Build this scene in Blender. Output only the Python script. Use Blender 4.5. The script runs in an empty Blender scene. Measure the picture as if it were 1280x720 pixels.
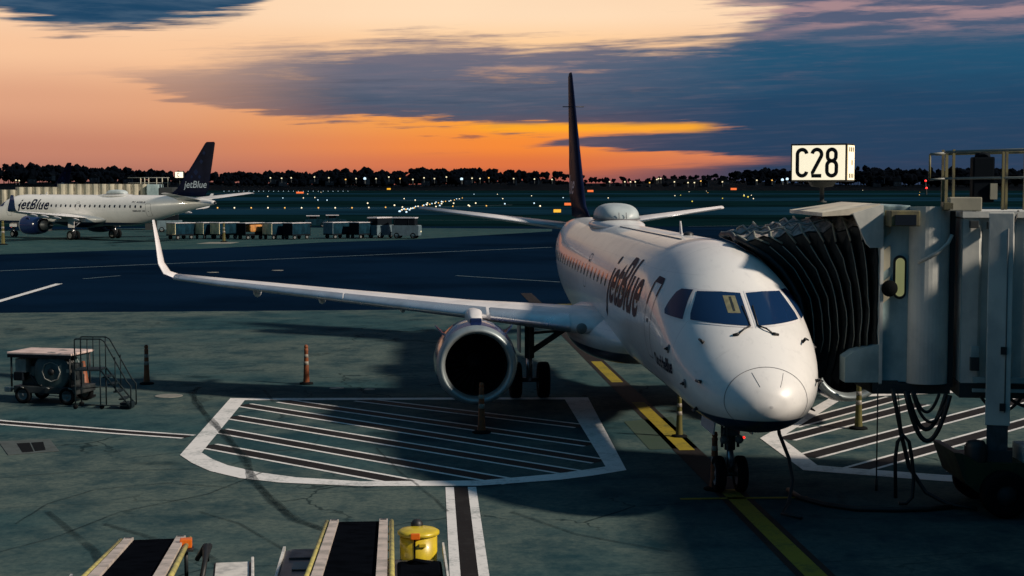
import bpy, bmesh, math, random
import numpy as np
from mathutils import Vector, Matrix
from mathutils.bvhtree import BVHTree
random.seed(7)
R = math.radians
scene = bpy.context.scene
COL = scene.collection

# ------------------------------------------------------------------ camera
F, CH, PITCH = 1934.476, 6.1125, 0.0669       # focal length in photo pixels (1280 wide), height, downward pitch
cam = bpy.data.cameras.new('camera'); cam.sensor_width = 36; cam.lens = 36 * F / 1280
cam.clip_start = 0.1; cam.clip_end = 12000
camo = bpy.data.objects.new('camera', cam); COL.objects.link(camo)
camo.location = (0, 0, CH); camo.rotation_euler = (R(90) - PITCH, 0, 0)
scene.camera = camo

# ------------------------------------------------------------------ node maths helper
class X:
    """a value in a node tree; arithmetic on it makes Math nodes"""
    def __init__(s, nt, v): s.nt = nt; s.v = v
    def m(s, op, *a, clamp=False):
        n = s.nt.nodes.new('ShaderNodeMath'); n.operation = op; n.use_clamp = clamp
        for i, q in enumerate((s,) + a):
            q = q.v if isinstance(q, X) else q
            if isinstance(q, (int, float)): n.inputs[i].default_value = q
            else: s.nt.links.new(q, n.inputs[i])
        return X(s.nt, n.outputs[0])
    def __add__(s, o): return s.m('ADD', o)
    def __radd__(s, o): return s.m('ADD', o)
    def __sub__(s, o): return s.m('SUBTRACT', o)
    def __rsub__(s, o): return X(s.nt, float(o)).m('SUBTRACT', s)
    def __mul__(s, o): return s.m('MULTIPLY', o)
    def __rmul__(s, o): return s.m('MULTIPLY', o)
    def __truediv__(s, o): return s.m('DIVIDE', o)
    def step(s, a, b):                        # smoothstep from a to b (also with a > b)
        n = s.nt.nodes.new('ShaderNodeMapRange'); n.interpolation_type = 'SMOOTHSTEP'; n.clamp = True
        s.nt.links.new(s.v, n.inputs[0])
        lo, hi = (a, b) if a < b else (b, a)
        n.inputs[1].default_value = lo; n.inputs[2].default_value = hi
        n.inputs[3].default_value = 0.0 if a < b else 1.0; n.inputs[4].default_value = 1.0 if a < b else 0.0
        return X(s.nt, n.outputs[0])
    def curve(s, pts):
        us = [p[0] for p in pts]; vs = [p[1] for p in pts]
        u0, u1, v0, v1 = min(us), max(us), min(vs), max(vs)
        n = s.nt.nodes.new('ShaderNodeFloatCurve'); c = n.mapping.curves[0]
        q = [((u-u0)/(u1-u0), (v-v0)/(v1-v0)) for u, v in pts]
        c.points[0].location = q[0]; c.points[1].location = q[-1]
        for a in q[1:-1]: c.points.new(*a)
        n.mapping.update()
        t = ((s - u0) * (1/(u1-u0))).m('ADD', 0.0, clamp=True)
        s.nt.links.new(t.v, n.inputs[1])
        return X(s.nt, n.outputs[0]) * (v1-v0) + v0
def noise(nt, x, y, z, scale=1.0, detail=5, rough=.55):
    c = nt.nodes.new('ShaderNodeCombineXYZ')
    for i, q in enumerate((x, y, z)):
        q = q.v if isinstance(q, X) else q
        if isinstance(q, (int, float)): c.inputs[i].default_value = q
        else: nt.links.new(q, c.inputs[i])
    n = nt.nodes.new('ShaderNodeTexNoise'); n.inputs['Scale'].default_value = scale
    n.inputs['Detail'].default_value = detail; n.inputs['Roughness'].default_value = rough
    nt.links.new(c.outputs[0], n.inputs['Vector'])
    return X(nt, n.outputs['Fac'])
def lin(c):
    return tuple(((v/255)/12.92 if v/255 <= .04045 else ((v/255+.055)/1.055)**2.4) for v in c)
def mix(nt, fac, a, b):
    n = nt.nodes.new('ShaderNodeMix'); n.data_type = 'RGBA'
    f = fac.v if isinstance(fac, X) else fac
    if isinstance(f, (int, float)): n.inputs[0].default_value = f
    else: nt.links.new(f, n.inputs[0])
    for i, q in ((6, a), (7, b)):
        if isinstance(q, tuple): n.inputs[i].default_value = (*q[:3], 1)
        else: nt.links.new(q, n.inputs[i])
    return n.outputs[2]

# ------------------------------------------------------------------ sky at dusk
SUN = Vector((1.36, -.56, 1.0)).normalized()          # towards the key lamp, a stand-in for an assumed terminal flood lamp
world = bpy.data.worlds.new('World'); scene.world = world; world.use_nodes = True
nt = world.node_tree; nt.nodes.clear()
out = nt.nodes.new('ShaderNodeOutputWorld')
tc = nt.nodes.new('ShaderNodeTexCoord'); sp = nt.nodes.new('ShaderNodeSeparateXYZ'); nt.links.new(tc.outputs['Generated'], sp.inputs[0])
dx, dy, dz = (X(nt, sp.outputs[i]) for i in range(3))
u = dx.m('ARCTAN2', dy) * F + 640.0                   # azimuth, 0 at 640
v = 230.4 - dz.m('ARCSINE') * F                       # elevation, horizon at 230
def ramp(val, pts):
    n = nt.nodes.new('ShaderNodeValToRGB'); n.color_ramp.interpolation = 'EASE'
    lo, hi = pts[0][0], pts[-1][0]; els = n.color_ramp.elements
    while len(els) < len(pts): els.new(.5)
    for e, (p, c) in zip(els, pts): e.position = (p-lo)/(hi-lo); e.color = (*lin(c), 1)
    t = ((val - lo) * (1/(hi-lo))).m('ADD', 0.0, clamp=True); nt.links.new(t.v, n.inputs[0])
    return n.outputs[0]
left = ramp(v, [(-500, (150, 128, 128)), (-150, (232, 192, 165)), (20, (254, 214, 176)), (70, (248, 198, 158)), (130, (222, 164, 132)), (190, (194, 132, 110)), (232, (158, 106, 98))])
mid = ramp(v, [(-500, (150, 128, 128)), (-150, (240, 205, 175)), (20, (255, 222, 186)), (60, (255, 208, 158)), (115, (252, 178, 96)), (152, (255, 160, 48)), (182, (246, 138, 56)), (205, (222, 116, 66)), (226, (172, 92, 78))])
fm = ((u - 640.0) * (1/310.0)); fm = (fm*fm*-1.0).m('EXPONENT')
base = mix(nt, fm, left, mid)
# soft unevenness in the clear part
n0 = noise(nt, u*.0016, v*.006, 3.3, 1, 3)
base = mix(nt, (n0 - .45) * .45, base, lin((200, 130, 110)))
# long streaky noises
nA = noise(nt, u*.0032, v*.022, 1.7, 1, 6, .62)
nB = noise(nt, u*.009, v*.085, 5.1, 1, 5, .6)
nC = noise(nt, u*.0045, v*.05, 9.4, 1, 6, .65)
vt = v + u*.035
nS = noise(nt, u*.0065, vt*.13, 14.2, 1, 5, .6)
nF = noise(nt, u*.013, vt*.21, 27.0, 1, 4, .6)
ve = v + (nA - .5) * 56.0 + (nS - .5) * 58.0 + (nF - .5) * 22.0
T = u.curve([(-400, 60), (0, 118), (140, 108), (210, 94), (280, 80), (350, 68), (430, 58), (560, 52), (700, 52), (820, 55), (880, 52), (930, 36), (980, 8), (1060, -30), (1280, -70), (1700, -90)])
B = u.curve([(-400, 30), (0, 96), (150, 104), (215, 120), (300, 138), (400, 152), (500, 152), (600, 158), (650, 163), (720, 160), (830, 156), (880, 162), (960, 172), (1030, 200), (1280, 246), (1700, 246)])
soft = u.curve([(150, 44), (450, 30), (700, 24), (900, 34), (1280, 60)])
cl1 = ((ve - T) / soft + .5).step(0, 1) * ((B - v - (nA - .5)*34.0 - (nS - .5)*44.0 - (nF - .5)*22.0) * (1/11.0) + .5).step(0, 1)
thin = 1.0 - (nC.step(.52, .70) * v.step(135, 95) * u.step(1000, 750) * .30)       # thinner streaks through the upper half
cl1 = cl1 * thin * (u.step(170, 470) * .55 + .45)
# lower strip, right of the fin, over the bright orange slit
vs = v + (nS - .5) * 20.0 + (nF - .5) * 14.0
T2 = u.curve([(500, 190), (640, 186), (720, 172), (800, 166), (900, 163), (1000, 160), (1280, 150)])
B2 = u.curve([(500, 178), (640, 182), (720, 186), (800, 190), (870, 192), (960, 197), (1280, 200)])
cl2 = ((vs - T2) * (1/7.0) + .5).step(0, 1) * ((B2 - vs) * (1/7.0) + .5).step(0, 1)
T3 = u.curve([(600, 222), (760, 214), (900, 206), (960, 201), (1030, 196), (1280, 190)])
cl3 = ((vs - T3) * (1/14.0) + .5).step(0, 1) * u.step(660, 960)
cl7 = u.step(890, 1040) * v.step(120, 160)
# small dashes left of the fin
cl4 = nB.step(.60, .72) * v.step(140, 160) * v.step(196, 178) * u.step(430, 520) * u.step(760, 650) * .75
# upper left cloud
B5 = u.curve([(-700, 110), (-200, 62), (0, 24), (60, 38), (150, 45), (230, 38), (300, 22), (345, -4), (420, -60), (900, -130)])
v5 = v + (nA - .5) * 40.0 + (nS - .5) * 60.0 + (nF - .5) * 26.0
cl5 = ((B5 - v5) * (1/22.0) + .5).step(0, 1)
# upper right streaks
cl6 = nC.step(.40, .60) * u.step(830, 960) * v.step(75, 30) * .9
def over(a, b): return 1.0 - (1.0 - a) * (1.0 - b)
cc_l = ramp(v + (nC-.5)*80.0, [(40, (128, 116, 126)), (90, (100, 104, 122)), (125, (72, 88, 110)), (160, (96, 84, 98)), (225, (78, 76, 96))])
cc_r = ramp(v + (nA-.5)*90.0, [(-60, (50, 82, 110)), (30, (58, 88, 116)), (70, (26, 80, 112)), (140, (24, 66, 98)), (185, (30, 64, 94)), (228, (44, 62, 88))])
cloudc = mix(nt, (u + (nA-.5)*300.0).step(600, 960), cc_l, cc_r)
cloudc = mix(nt, nC.step(.48, .72) * v.step(120, 80) * u.step(500, 640) * u.step(1130, 900) * .55, cloudc, lin((158, 128, 134)))
topl = mix(nt, nB.step(.35, .7), lin((22, 66, 98)), lin((66, 92, 116)))
cloudc = mix(nt, nF.step(.45, .75) * (u.step(1100, 700)*.22 + .08), cloudc, mix(nt, .5, cloudc, lin((150, 122, 128))))
cloudc = mix(nt, nS.step(.46, .30) * u.step(1050, 700) * .22, cloudc, lin((26, 52, 78)))
col = mix(nt, over(cl7, over(cl1, over(cl2, cl3))), base, cloudc)
col = mix(nt, cl4, col, lin((138, 88, 82)))
slit = v.step(152, 158) * v.step(169, 161) * u.step(560, 640) * u.step(905, 860)
slit = slit * (nB.step(.2, .5) * .7 + .3)
col = mix(nt, slit * .85, col, lin((255, 172, 40)))
col = mix(nt, cl5, col, topl)
pinkc = mix(nt, nB.step(.40, .62), lin((84, 92, 118)), lin((178, 142, 144)))
col = mix(nt, (u + (nA-.5)*520.0 + (nS-.5)*420.0 - v*1.2).step(830, 960) * (v + (nS-.5)*40.0).step(72, 22) * .82, col, pinkc)
# the part of the sky above and behind: a deep blue-green cloud deck, lit weakly
hi = v.step(-60, -420)
deck = mix(nt, noise(nt, dx*3.0, dy*3.0, dz*5.0, 1, 4), lin((40, 90, 120)), lin((74, 118, 142)))
lowc = mix(nt, noise(nt, dx*2.0, dy*2.0, dz*9.0, 1, 4), lin((72, 86, 102)), lin((126, 112, 120)))
deck = mix(nt, v.step(-1500, -500), deck, lowc)
col = mix(nt, hi, col, deck)
side = u.m('SUBTRACT', 640.0).m('ABSOLUTE').step(1800, 4200)
back = ramp(v, [(-1500, (40, 88, 116)), (-300, (36, 82, 110)), (200, (26, 64, 88)), (240, (8, 28, 42))])
col = mix(nt, side, col, back)
gnd = v.step(231, 236)
col = mix(nt, gnd, col, lin((14, 26, 34)))
bg = nt.nodes.new('ShaderNodeBackground'); nt.links.new(col, bg.inputs[0]); bg.inputs[1].default_value = 1.0
sky = nt.nodes.new('ShaderNodeTexSky'); sky.sky_type = 'NISHITA'; sky.sun_disc = False
sky.sun_elevation = R(-1.5); sky.sun_rotation = R(2); sky.altitude = 10
bg2 = nt.nodes.new('ShaderNodeBackground'); nt.links.new(sky.outputs[0], bg2.inputs[0]); bg2.inputs[1].default_value = 0.006
ad = nt.nodes.new('ShaderNodeAddShader'); nt.links.new(bg.outputs[0], ad.inputs[0]); nt.links.new(bg2.outputs[0], ad.inputs[1])
nt.links.new(ad.outputs[0], out.inputs[0])

assumed_flood_key = bpy.data.lights.new('assumed_flood_key', 'SUN'); assumed_flood_key.energy = 4.6; assumed_flood_key.angle = R(4.0); assumed_flood_key.color = (1.0, .86, .71)  # parallel lamp standing in for an assumed terminal flood lamp, behind and to the right
assumed_flood_keyo = bpy.data.objects.new('assumed_flood_key', assumed_flood_key); COL.objects.link(assumed_flood_keyo); assumed_flood_keyo.location = (40, -10, 40)
assumed_flood_keyo.rotation_euler = (-SUN).to_track_quat('-Z', 'Y').to_euler()
vs_ = scene.view_settings; vs_.view_transform = 'Standard'; vs_.look = 'None'; vs_.exposure = 0; vs_.gamma = 1; vs_.use_curve_mapping = False
scene.cycles.use_denoising = True; scene.cycles.max_bounces = 5; scene.cycles.sample_clamp_indirect = 4

# ------------------------------------------------------------------ pixel <-> world (photo pixels, 1280 x 720)
CP, SP = math.cos(PITCH), math.sin(PITCH)
def ray(px, py):
    a, b = (px-640)/F, (360-py)/F
    return Vector((a, CP + b*SP, -SP + b*CP))
def G(px, py, z=0.0):                                # point at height z under that pixel
    d = ray(px, py); t = (z-CH)/d.z
    return Vector((d.x*t, d.y*t, z))
def at(px, py, Y):                                   # point at distance Y under that pixel
    d = ray(px, py); t = Y/d.y
    return Vector((d.x*t, Y, CH + d.z*t))

# ------------------------------------------------------------------ materials
MATS = {}
def mat(name, c, rough=.6, metal=0.0, spec=.5, coat=0.0, emit=None, es=1.0, var=0.0, vscale=3.0, bump=0.0, bscale=40.0, dirt=None):
    if name in MATS: return MATS[name]
    m = bpy.data.materials.new(name); m.use_nodes = True; t = m.node_tree
    p = t.nodes['Principled BSDF']; p.inputs['Roughness'].default_value = rough; p.inputs['Metallic'].default_value = metal
    p.inputs['Specular IOR Level'].default_value = spec; p.inputs['Coat Weight'].default_value = coat; p.inputs['Coat Roughness'].default_value = .08
    p.inputs['Base Color'].default_value = (*c, 1)
    if var or dirt:
        tc = t.nodes.new('ShaderNodeTexCoord'); sx = t.nodes.new('ShaderNodeSeparateXYZ'); t.links.new(tc.outputs['Object'], sx.inputs[0])
        x, y, z = (X(t, sx.outputs[i]) for i in range(3))
        n = noise(t, x, y, z*.6, vscale, 6, .6)
        k = dirt if dirt else tuple(q*(1-var) for q in c)
        t.links.new(mix(t, n.step(.38, .68), c, k), p.inputs['Base Color'])
        r = (n - .5) * .25 + rough; t.links.new(r.v, p.inputs['Roughness'])
    if bump:
        tc2 = t.nodes.new('ShaderNodeTexCoord'); nb = t.nodes.new('ShaderNodeTexNoise'); nb.inputs['Scale'].default_value = bscale; nb.inputs['Detail'].default_value = 4
        t.links.new(tc2.outputs['Object'], nb.inputs['Vector'])
        b = t.nodes.new('ShaderNodeBump'); b.inputs['Strength'].default_value = bump; b.inputs['Distance'].default_value = .03
        t.links.new(nb.outputs[0], b.inputs['Height']); t.links.new(b.outputs[0], p.inputs['Normal'])
    if emit:
        p.inputs['Emission Color'].default_value = (*emit, 1); p.inputs['Emission Strength'].default_value = es
    MATS[name] = m; return m

def xyz(t, kind='Object'):
    tc = t.nodes.new('ShaderNodeTexCoord'); sx = t.nodes.new('ShaderNodeSeparateXYZ'); t.links.new(tc.outputs[kind], sx.inputs[0])
    return [X(t, sx.outputs[i]) for i in range(3)]

def concrete_mat(name, c1, c2, c3, tint=1.0):
    m = bpy.data.materials.new(name); m.use_nodes = True; t = m.node_tree; p = t.nodes['Principled BSDF']
    x, y, z = xyz(t)
    big = noise(t, x*.06, y*.10, 0.0, 1, 5, .6)
    medium = noise(t, x*.45, y*.45, 4.0, 1, 7, .7)
    fine = noise(t, x, y, 2.0, 7, 4, .7)
    strk = noise(t, x*.75, y*.55, 8.0, 1, 7, .72)
    col = mix(t, big.step(.44, .60), c1, c2)
    col = mix(t, (medium.step(.44, .68)) * .8, col, c3)
    col = mix(t, strk.step(.46, .70) * .75, col, c3)
    col = mix(t, fine.step(.35, .7) * .45, col, c3)
    stain = noise(t, x*.16, y*.30, 21.0, 1, 5, .62).step(.60, .74)
    stain = stain.m('MAXIMUM', noise(t, x*.5, y*.22, 41.0, 1, 6, .7).step(.60, .72)*.7)
    col = mix(t, stain * .8, col, tuple(q*.35 for q in c3))
    crack = t.nodes.new('ShaderNodeTexVoronoi'); crack.feature = 'DISTANCE_TO_EDGE'; crack.inputs['Scale'].default_value = .33
    cv = t.nodes.new('ShaderNodeCombineXYZ'); wob = noise(t, x*.9, y*.9, 5.0, 1, 4)
    t.links.new((x + wob*1.4).v, cv.inputs[0]); t.links.new((y*1.0 + wob*1.6).v, cv.inputs[1]); t.links.new(cv.outputs[0], crack.inputs['Vector'])
    ck = X(t, crack.outputs['Distance']).step(.016, .004) * noise(t, x*.12, y*.12, 31.0, 1, 3).step(.52, .62)
    col = mix(t, ck * .7, col, tuple(q*.3 for q in c3))
    ux = (x*.97 + y*.24) * (1/7.6); uy = (y*.97 - x*.24) * (1/7.6)
    jx = (ux.m('FRACT') - .5).m('ABSOLUTE').step(.4955, .4985); jy = (uy.m('FRACT') - .5).m('ABSOLUTE').step(.4955, .4985)
    col = mix(t, jy * .35, col, tuple(q*.35 for q in c3))
    t.links.new(col, p.inputs['Base Color']); p.inputs['Roughness'].default_value = .9; p.inputs['Specular IOR Level'].default_value = .02
    b = t.nodes.new('ShaderNodeBump'); b.inputs['Strength'].default_value = .35; b.inputs['Distance'].default_value = .02
    t.links.new((fine + medium).v, b.inputs['Height']); t.links.new(b.outputs[0], p.inputs['Normal'])
    MATS[name] = m; return m
def paint_mat(name, c, under, worn=.5):
    m = bpy.data.materials.new(name); m.use_nodes = True; t = m.node_tree; p = t.nodes['Principled BSDF']
    x, y, z = xyz(t)
    n1 = noise(t, x, y, 0.0, 1.1, 7, .7); n2 = noise(t, x, y, 3.0, 9, 5, .75)
    w = (n1*.55 + n2*.45).step(.455 + .1*(1-worn), .64 + .1*(1-worn)) * worn
    t.links.new(mix(t, w, c, under), p.inputs['Base Color']); p.inputs['Roughness'].default_value = .8; p.inputs['Specular IOR Level'].default_value = .15
    MATS[name] = m; return m

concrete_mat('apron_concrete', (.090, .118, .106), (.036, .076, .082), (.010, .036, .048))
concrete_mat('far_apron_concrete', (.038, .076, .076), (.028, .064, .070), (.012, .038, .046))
mat('asphalt', (.0030, .0120, .030), .95, spec=.0, var=.45, vscale=.05)
mat('taxiway_asphalt', (.006, .028, .050), .95, spec=.0, var=.5, vscale=.02)
mat('airfield_grass', (.0030, .0155, .019), .95, spec=.0, var=.6, vscale=.02)
paint_mat('white_paint', (.64, .63, .62), (.20, .23, .23), .8)
paint_mat('faded_line', (.10, .15, .17), (.03, .04, .05), .8)
paint_mat('yellow_paint', (.24, .19, .02), (.05, .065, .03), .85)
paint_mat('dark_paint', (.012, .010, .010), (.03, .03, .03), .7)
paint_mat('green_paint', (.035, .060, .045), (.05, .07, .06), .9)
m = bpy.data.materials.new('rubber_mark'); m.use_nodes = True; t = m.node_tree; p = t.nodes['Principled BSDF']; MATS['rubber_mark'] = m
x, y, z = xyz(t); p.inputs['Base Color'].default_value = (.010, .022, .026, 1); p.inputs['Roughness'].default_value = .9; p.inputs['Specular IOR Level'].default_value = .1
al = noise(t, x, y, 0.0, .7, 6, .7).step(.26, .52) * (noise(t, x, y, 7.0, 6, 5, .75).step(.3, .65)*.6 + .3) * .58
t.links.new(al.v, p.inputs['Alpha'])

def fuselage_mat():
    m = bpy.data.materials.new('airliner_paint'); m.use_nodes = True; t = m.node_tree; p = t.nodes['Principled BSDF']
    x, y, z = xyz(t)
    belly = (z + noise(t, x*.3, 0.0, 0.0)*.0).step(1.93, 1.97)
    sweep = (z - (x - 24.0).m('MAXIMUM', 0.0)*.33)          # blue runs out along the rising tail
    blue = 1.0 - z.step(1.925, 1.945)
    n = noise(t, x*.8, y, z, 1.4, 6, .65)
    wear = noise(t, x*.5, y*3.0, z*3.0, 2.5, 5, .6)
    white = mix(t, n.step(.45, .75)*.5, (.74, .73, .71), (.58, .58, .57))
    white = mix(t, wear.step(.55, .8)*.4, white, (.46, .46, .46))
    seam = ((x*(1/2.35)).m('FRACT') - .5).m('ABSOLUTE').step(.4962, .4985)
    seam2 = ((z*(1/.62)).m('FRACT') - .5).m('ABSOLUTE').step(.488, .496) * x.step(3.2, 3.6)
    white = mix(t, seam*.42, white, (.22, .22, .24)); white = mix(t, seam2*.22, white, (.22, .22, .24))
    streak = noise(t, x*2.2, y*.6, z*.7, 1.6, 5, .7).step(.60, .80)
    white = mix(t, streak*.35, white, (.34, .34, .33))
    t.links.new(mix(t, blue, white, (.006, .020, .060)), p.inputs['Base Color'])
    p.inputs['Coat Weight'].default_value = .35; p.inputs['Coat Roughness'].default_value = .06
    t.links.new((n*.2 + .26).v, p.inputs['Roughness'])
    MATS['airliner_paint'] = m
fuselage_mat()
mat('wing_paint', (.72, .70, .70), .38, coat=.15, var=.2, vscale=1.2)
mat('slat_metal', (.62, .63, .66), .30, metal=.75, var=.2, vscale=2)
mat('intake_metal', (.34, .39, .40), .45, metal=.55, var=.25, vscale=3)
mat('navy_paint', (.008, .018, .075), .22, coat=.6)
mat('fin_paint', (.003, .007, .028), .45, spec=.03, var=.4, vscale=.8)
mat('fin_square', (.006, .018, .065), .45, spec=.03)
mat('letter_navy', (.004, .008, .030), .5, spec=.08)
mat('letter_pale', (.32, .42, .50), .4)
mat('cockpit_glass', (.006, .024, .075), .10, spec=.16)
mat('cabin_glass', (.010, .014, .022), .12, spec=.7)
mat('patch_yellow', (.20, .19, .11), .6, var=.3, vscale=9)
mat('black_trim', (.012, .012, .013), .5)
mat('seam_grey', (.15, .15, .16), .6)
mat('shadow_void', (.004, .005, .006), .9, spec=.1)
mat('fan_dark', (.012, .014, .018), .4, metal=.5)
mat('gear_metal', (.08, .09, .10), .5, metal=.4, var=.4, vscale=6)
mat('tyre', (.007, .008, .009), .85, spec=.04)
mat('rim', (.13, .14, .14), .6)
mat('bridge_paint', (.60, .60, .55), .55, dirt=(.40, .42, .40), vscale=1.3, bump=.08, bscale=14)
mat('bridge_teal', (.34, .45, .46), .5, dirt=(.20, .29, .30), vscale=1.6, bump=.06, bscale=10)
mat('bridge_dark', (.020, .026, .028), .7)
mat('bridge_cream', (.44, .41, .31), .55, dirt=(.28, .27, .21), vscale=.9)
mat('canopy_fabric', (.016, .020, .021), .5, spec=.3, var=.4, vscale=5, bump=.35, bscale=7)
mat('canopy_top', (.34, .30, .28), .75, dirt=(.10, .095, .09), vscale=6, bump=.5, bscale=9)
mat('rib_and_highlight', (.22, .23, .19), .45)
mat('hood_paint', (.66, .60, .48), .5, dirt=(.50, .46, .38), vscale=1.5)
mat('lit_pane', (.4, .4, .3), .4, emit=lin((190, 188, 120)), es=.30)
mat('rail_yellow', (.15, .135, .06), .6, dirt=(.06, .058, .038), vscale=4)
mat('rail_grey', (.22, .23, .21), .5)
mat('sign_face', (.8, .78, .68), .5, emit=lin((252, 238, 204)), es=.95)
mat('sign_side', (.8, .78, .68), .5, emit=lin((250, 216, 150)), es=.85)
mat('sign_black', (.006, .006, .006), .6)
mat('hose', (.008, .009, .010), .55)
mat('bogie_green', (.030, .040, .012), .55, dirt=(.014, .02, .010), vscale=3)
mat('post_orange', (.24, .060, .012), .6, dirt=(.10, .032, .014), vscale=6)
mat('post_white', (.30, .27, .22), .5, dirt=(.15, .13, .11), vscale=8)
mat('post_yellow', (.085, .075, .012), .6)
mat('belt_rubber', (.0035, .0045, .007), .85, spec=.0, var=.4, vscale=3)
mat('loader_rail', (.56, .48, .43), .5, dirt=(.30, .27, .24), vscale=3)
mat('loader_yellow', (.46, .40, .12), .5, dirt=(.26, .23, .09), vscale=4)
mat('loader_body', (.030, .036, .042), .35, dirt=(.012, .015, .018), vscale=2)
mat('loader_white', (.66, .64, .60), .45, dirt=(.35, .35, .34), vscale=4)
mat('tank_yellow', (.62, .47, .02), .35, coat=.2, dirt=(.45, .33, .02), vscale=4)
mat('lamp_orange', (.55, .12, .01), .3, emit=lin((230, 90, 15)), es=.12)
mat('canopy_pink', (.60, .46, .42), .6, dirt=(.42, .32, .29), vscale=3)
mat('machine_dark', (.009, .013, .015), .55, dirt=(.028, .033, .034), vscale=3)
mat('machine_teal', (.050, .085, .090), .4, var=.5, vscale=4)
mat('machine_grey', (.20, .21, .20), .5, var=.4, vscale=5)
mat('stair_steel', (.008, .016, .020), .6, spec=.15)
mat('cart_cream', (.74, .66, .40), .6, dirt=(.42, .38, .24), vscale=2.2)
mat('cart_blue', (.008, .034, .055), .8, spec=.02, dirt=(.004, .016, .026), vscale=1.6)
mat('cart_dark', (.006, .009, .013), .8, spec=.05)
mat('cart_roof', (.58, .56, .58), .5, var=.3, vscale=2)
mat('tarp_orange', (.55, .24, .05), .7, dirt=(.26, .11, .04), vscale=1.8)
mat('van_white', (.13, .19, .22), .4, var=.3)
mat('dome_grey', (.42, .48, .49), .45, var=.15)
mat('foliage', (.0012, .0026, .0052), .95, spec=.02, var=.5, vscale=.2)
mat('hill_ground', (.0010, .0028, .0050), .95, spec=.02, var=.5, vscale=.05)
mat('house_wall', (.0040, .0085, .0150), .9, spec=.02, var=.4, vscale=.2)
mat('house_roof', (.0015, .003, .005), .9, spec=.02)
def lampm(name, c, es):
    m = mat(name, (.1, .1, .1), .5, emit=lin(c), es=es)
    m.cycles.emission_sampling = 'NONE'; return m
lampm('glow_white', (255, 235, 195), 1.6); lampm('glow_amber', (255, 190, 80), 1.3); lampm('glow_red', (255, 40, 30), 2.2)
lampm('glow_yellow', (240, 215, 60), 1.0); lampm('glow_cool', (200, 232, 250), 1.4); lampm('sign_glow_orange', (255, 110, 25), 1.0); lampm('sign_glow_yellow', (250, 180, 25), 1.1)
lampm('glow_cream', (255, 238, 190), 1.2)

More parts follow.
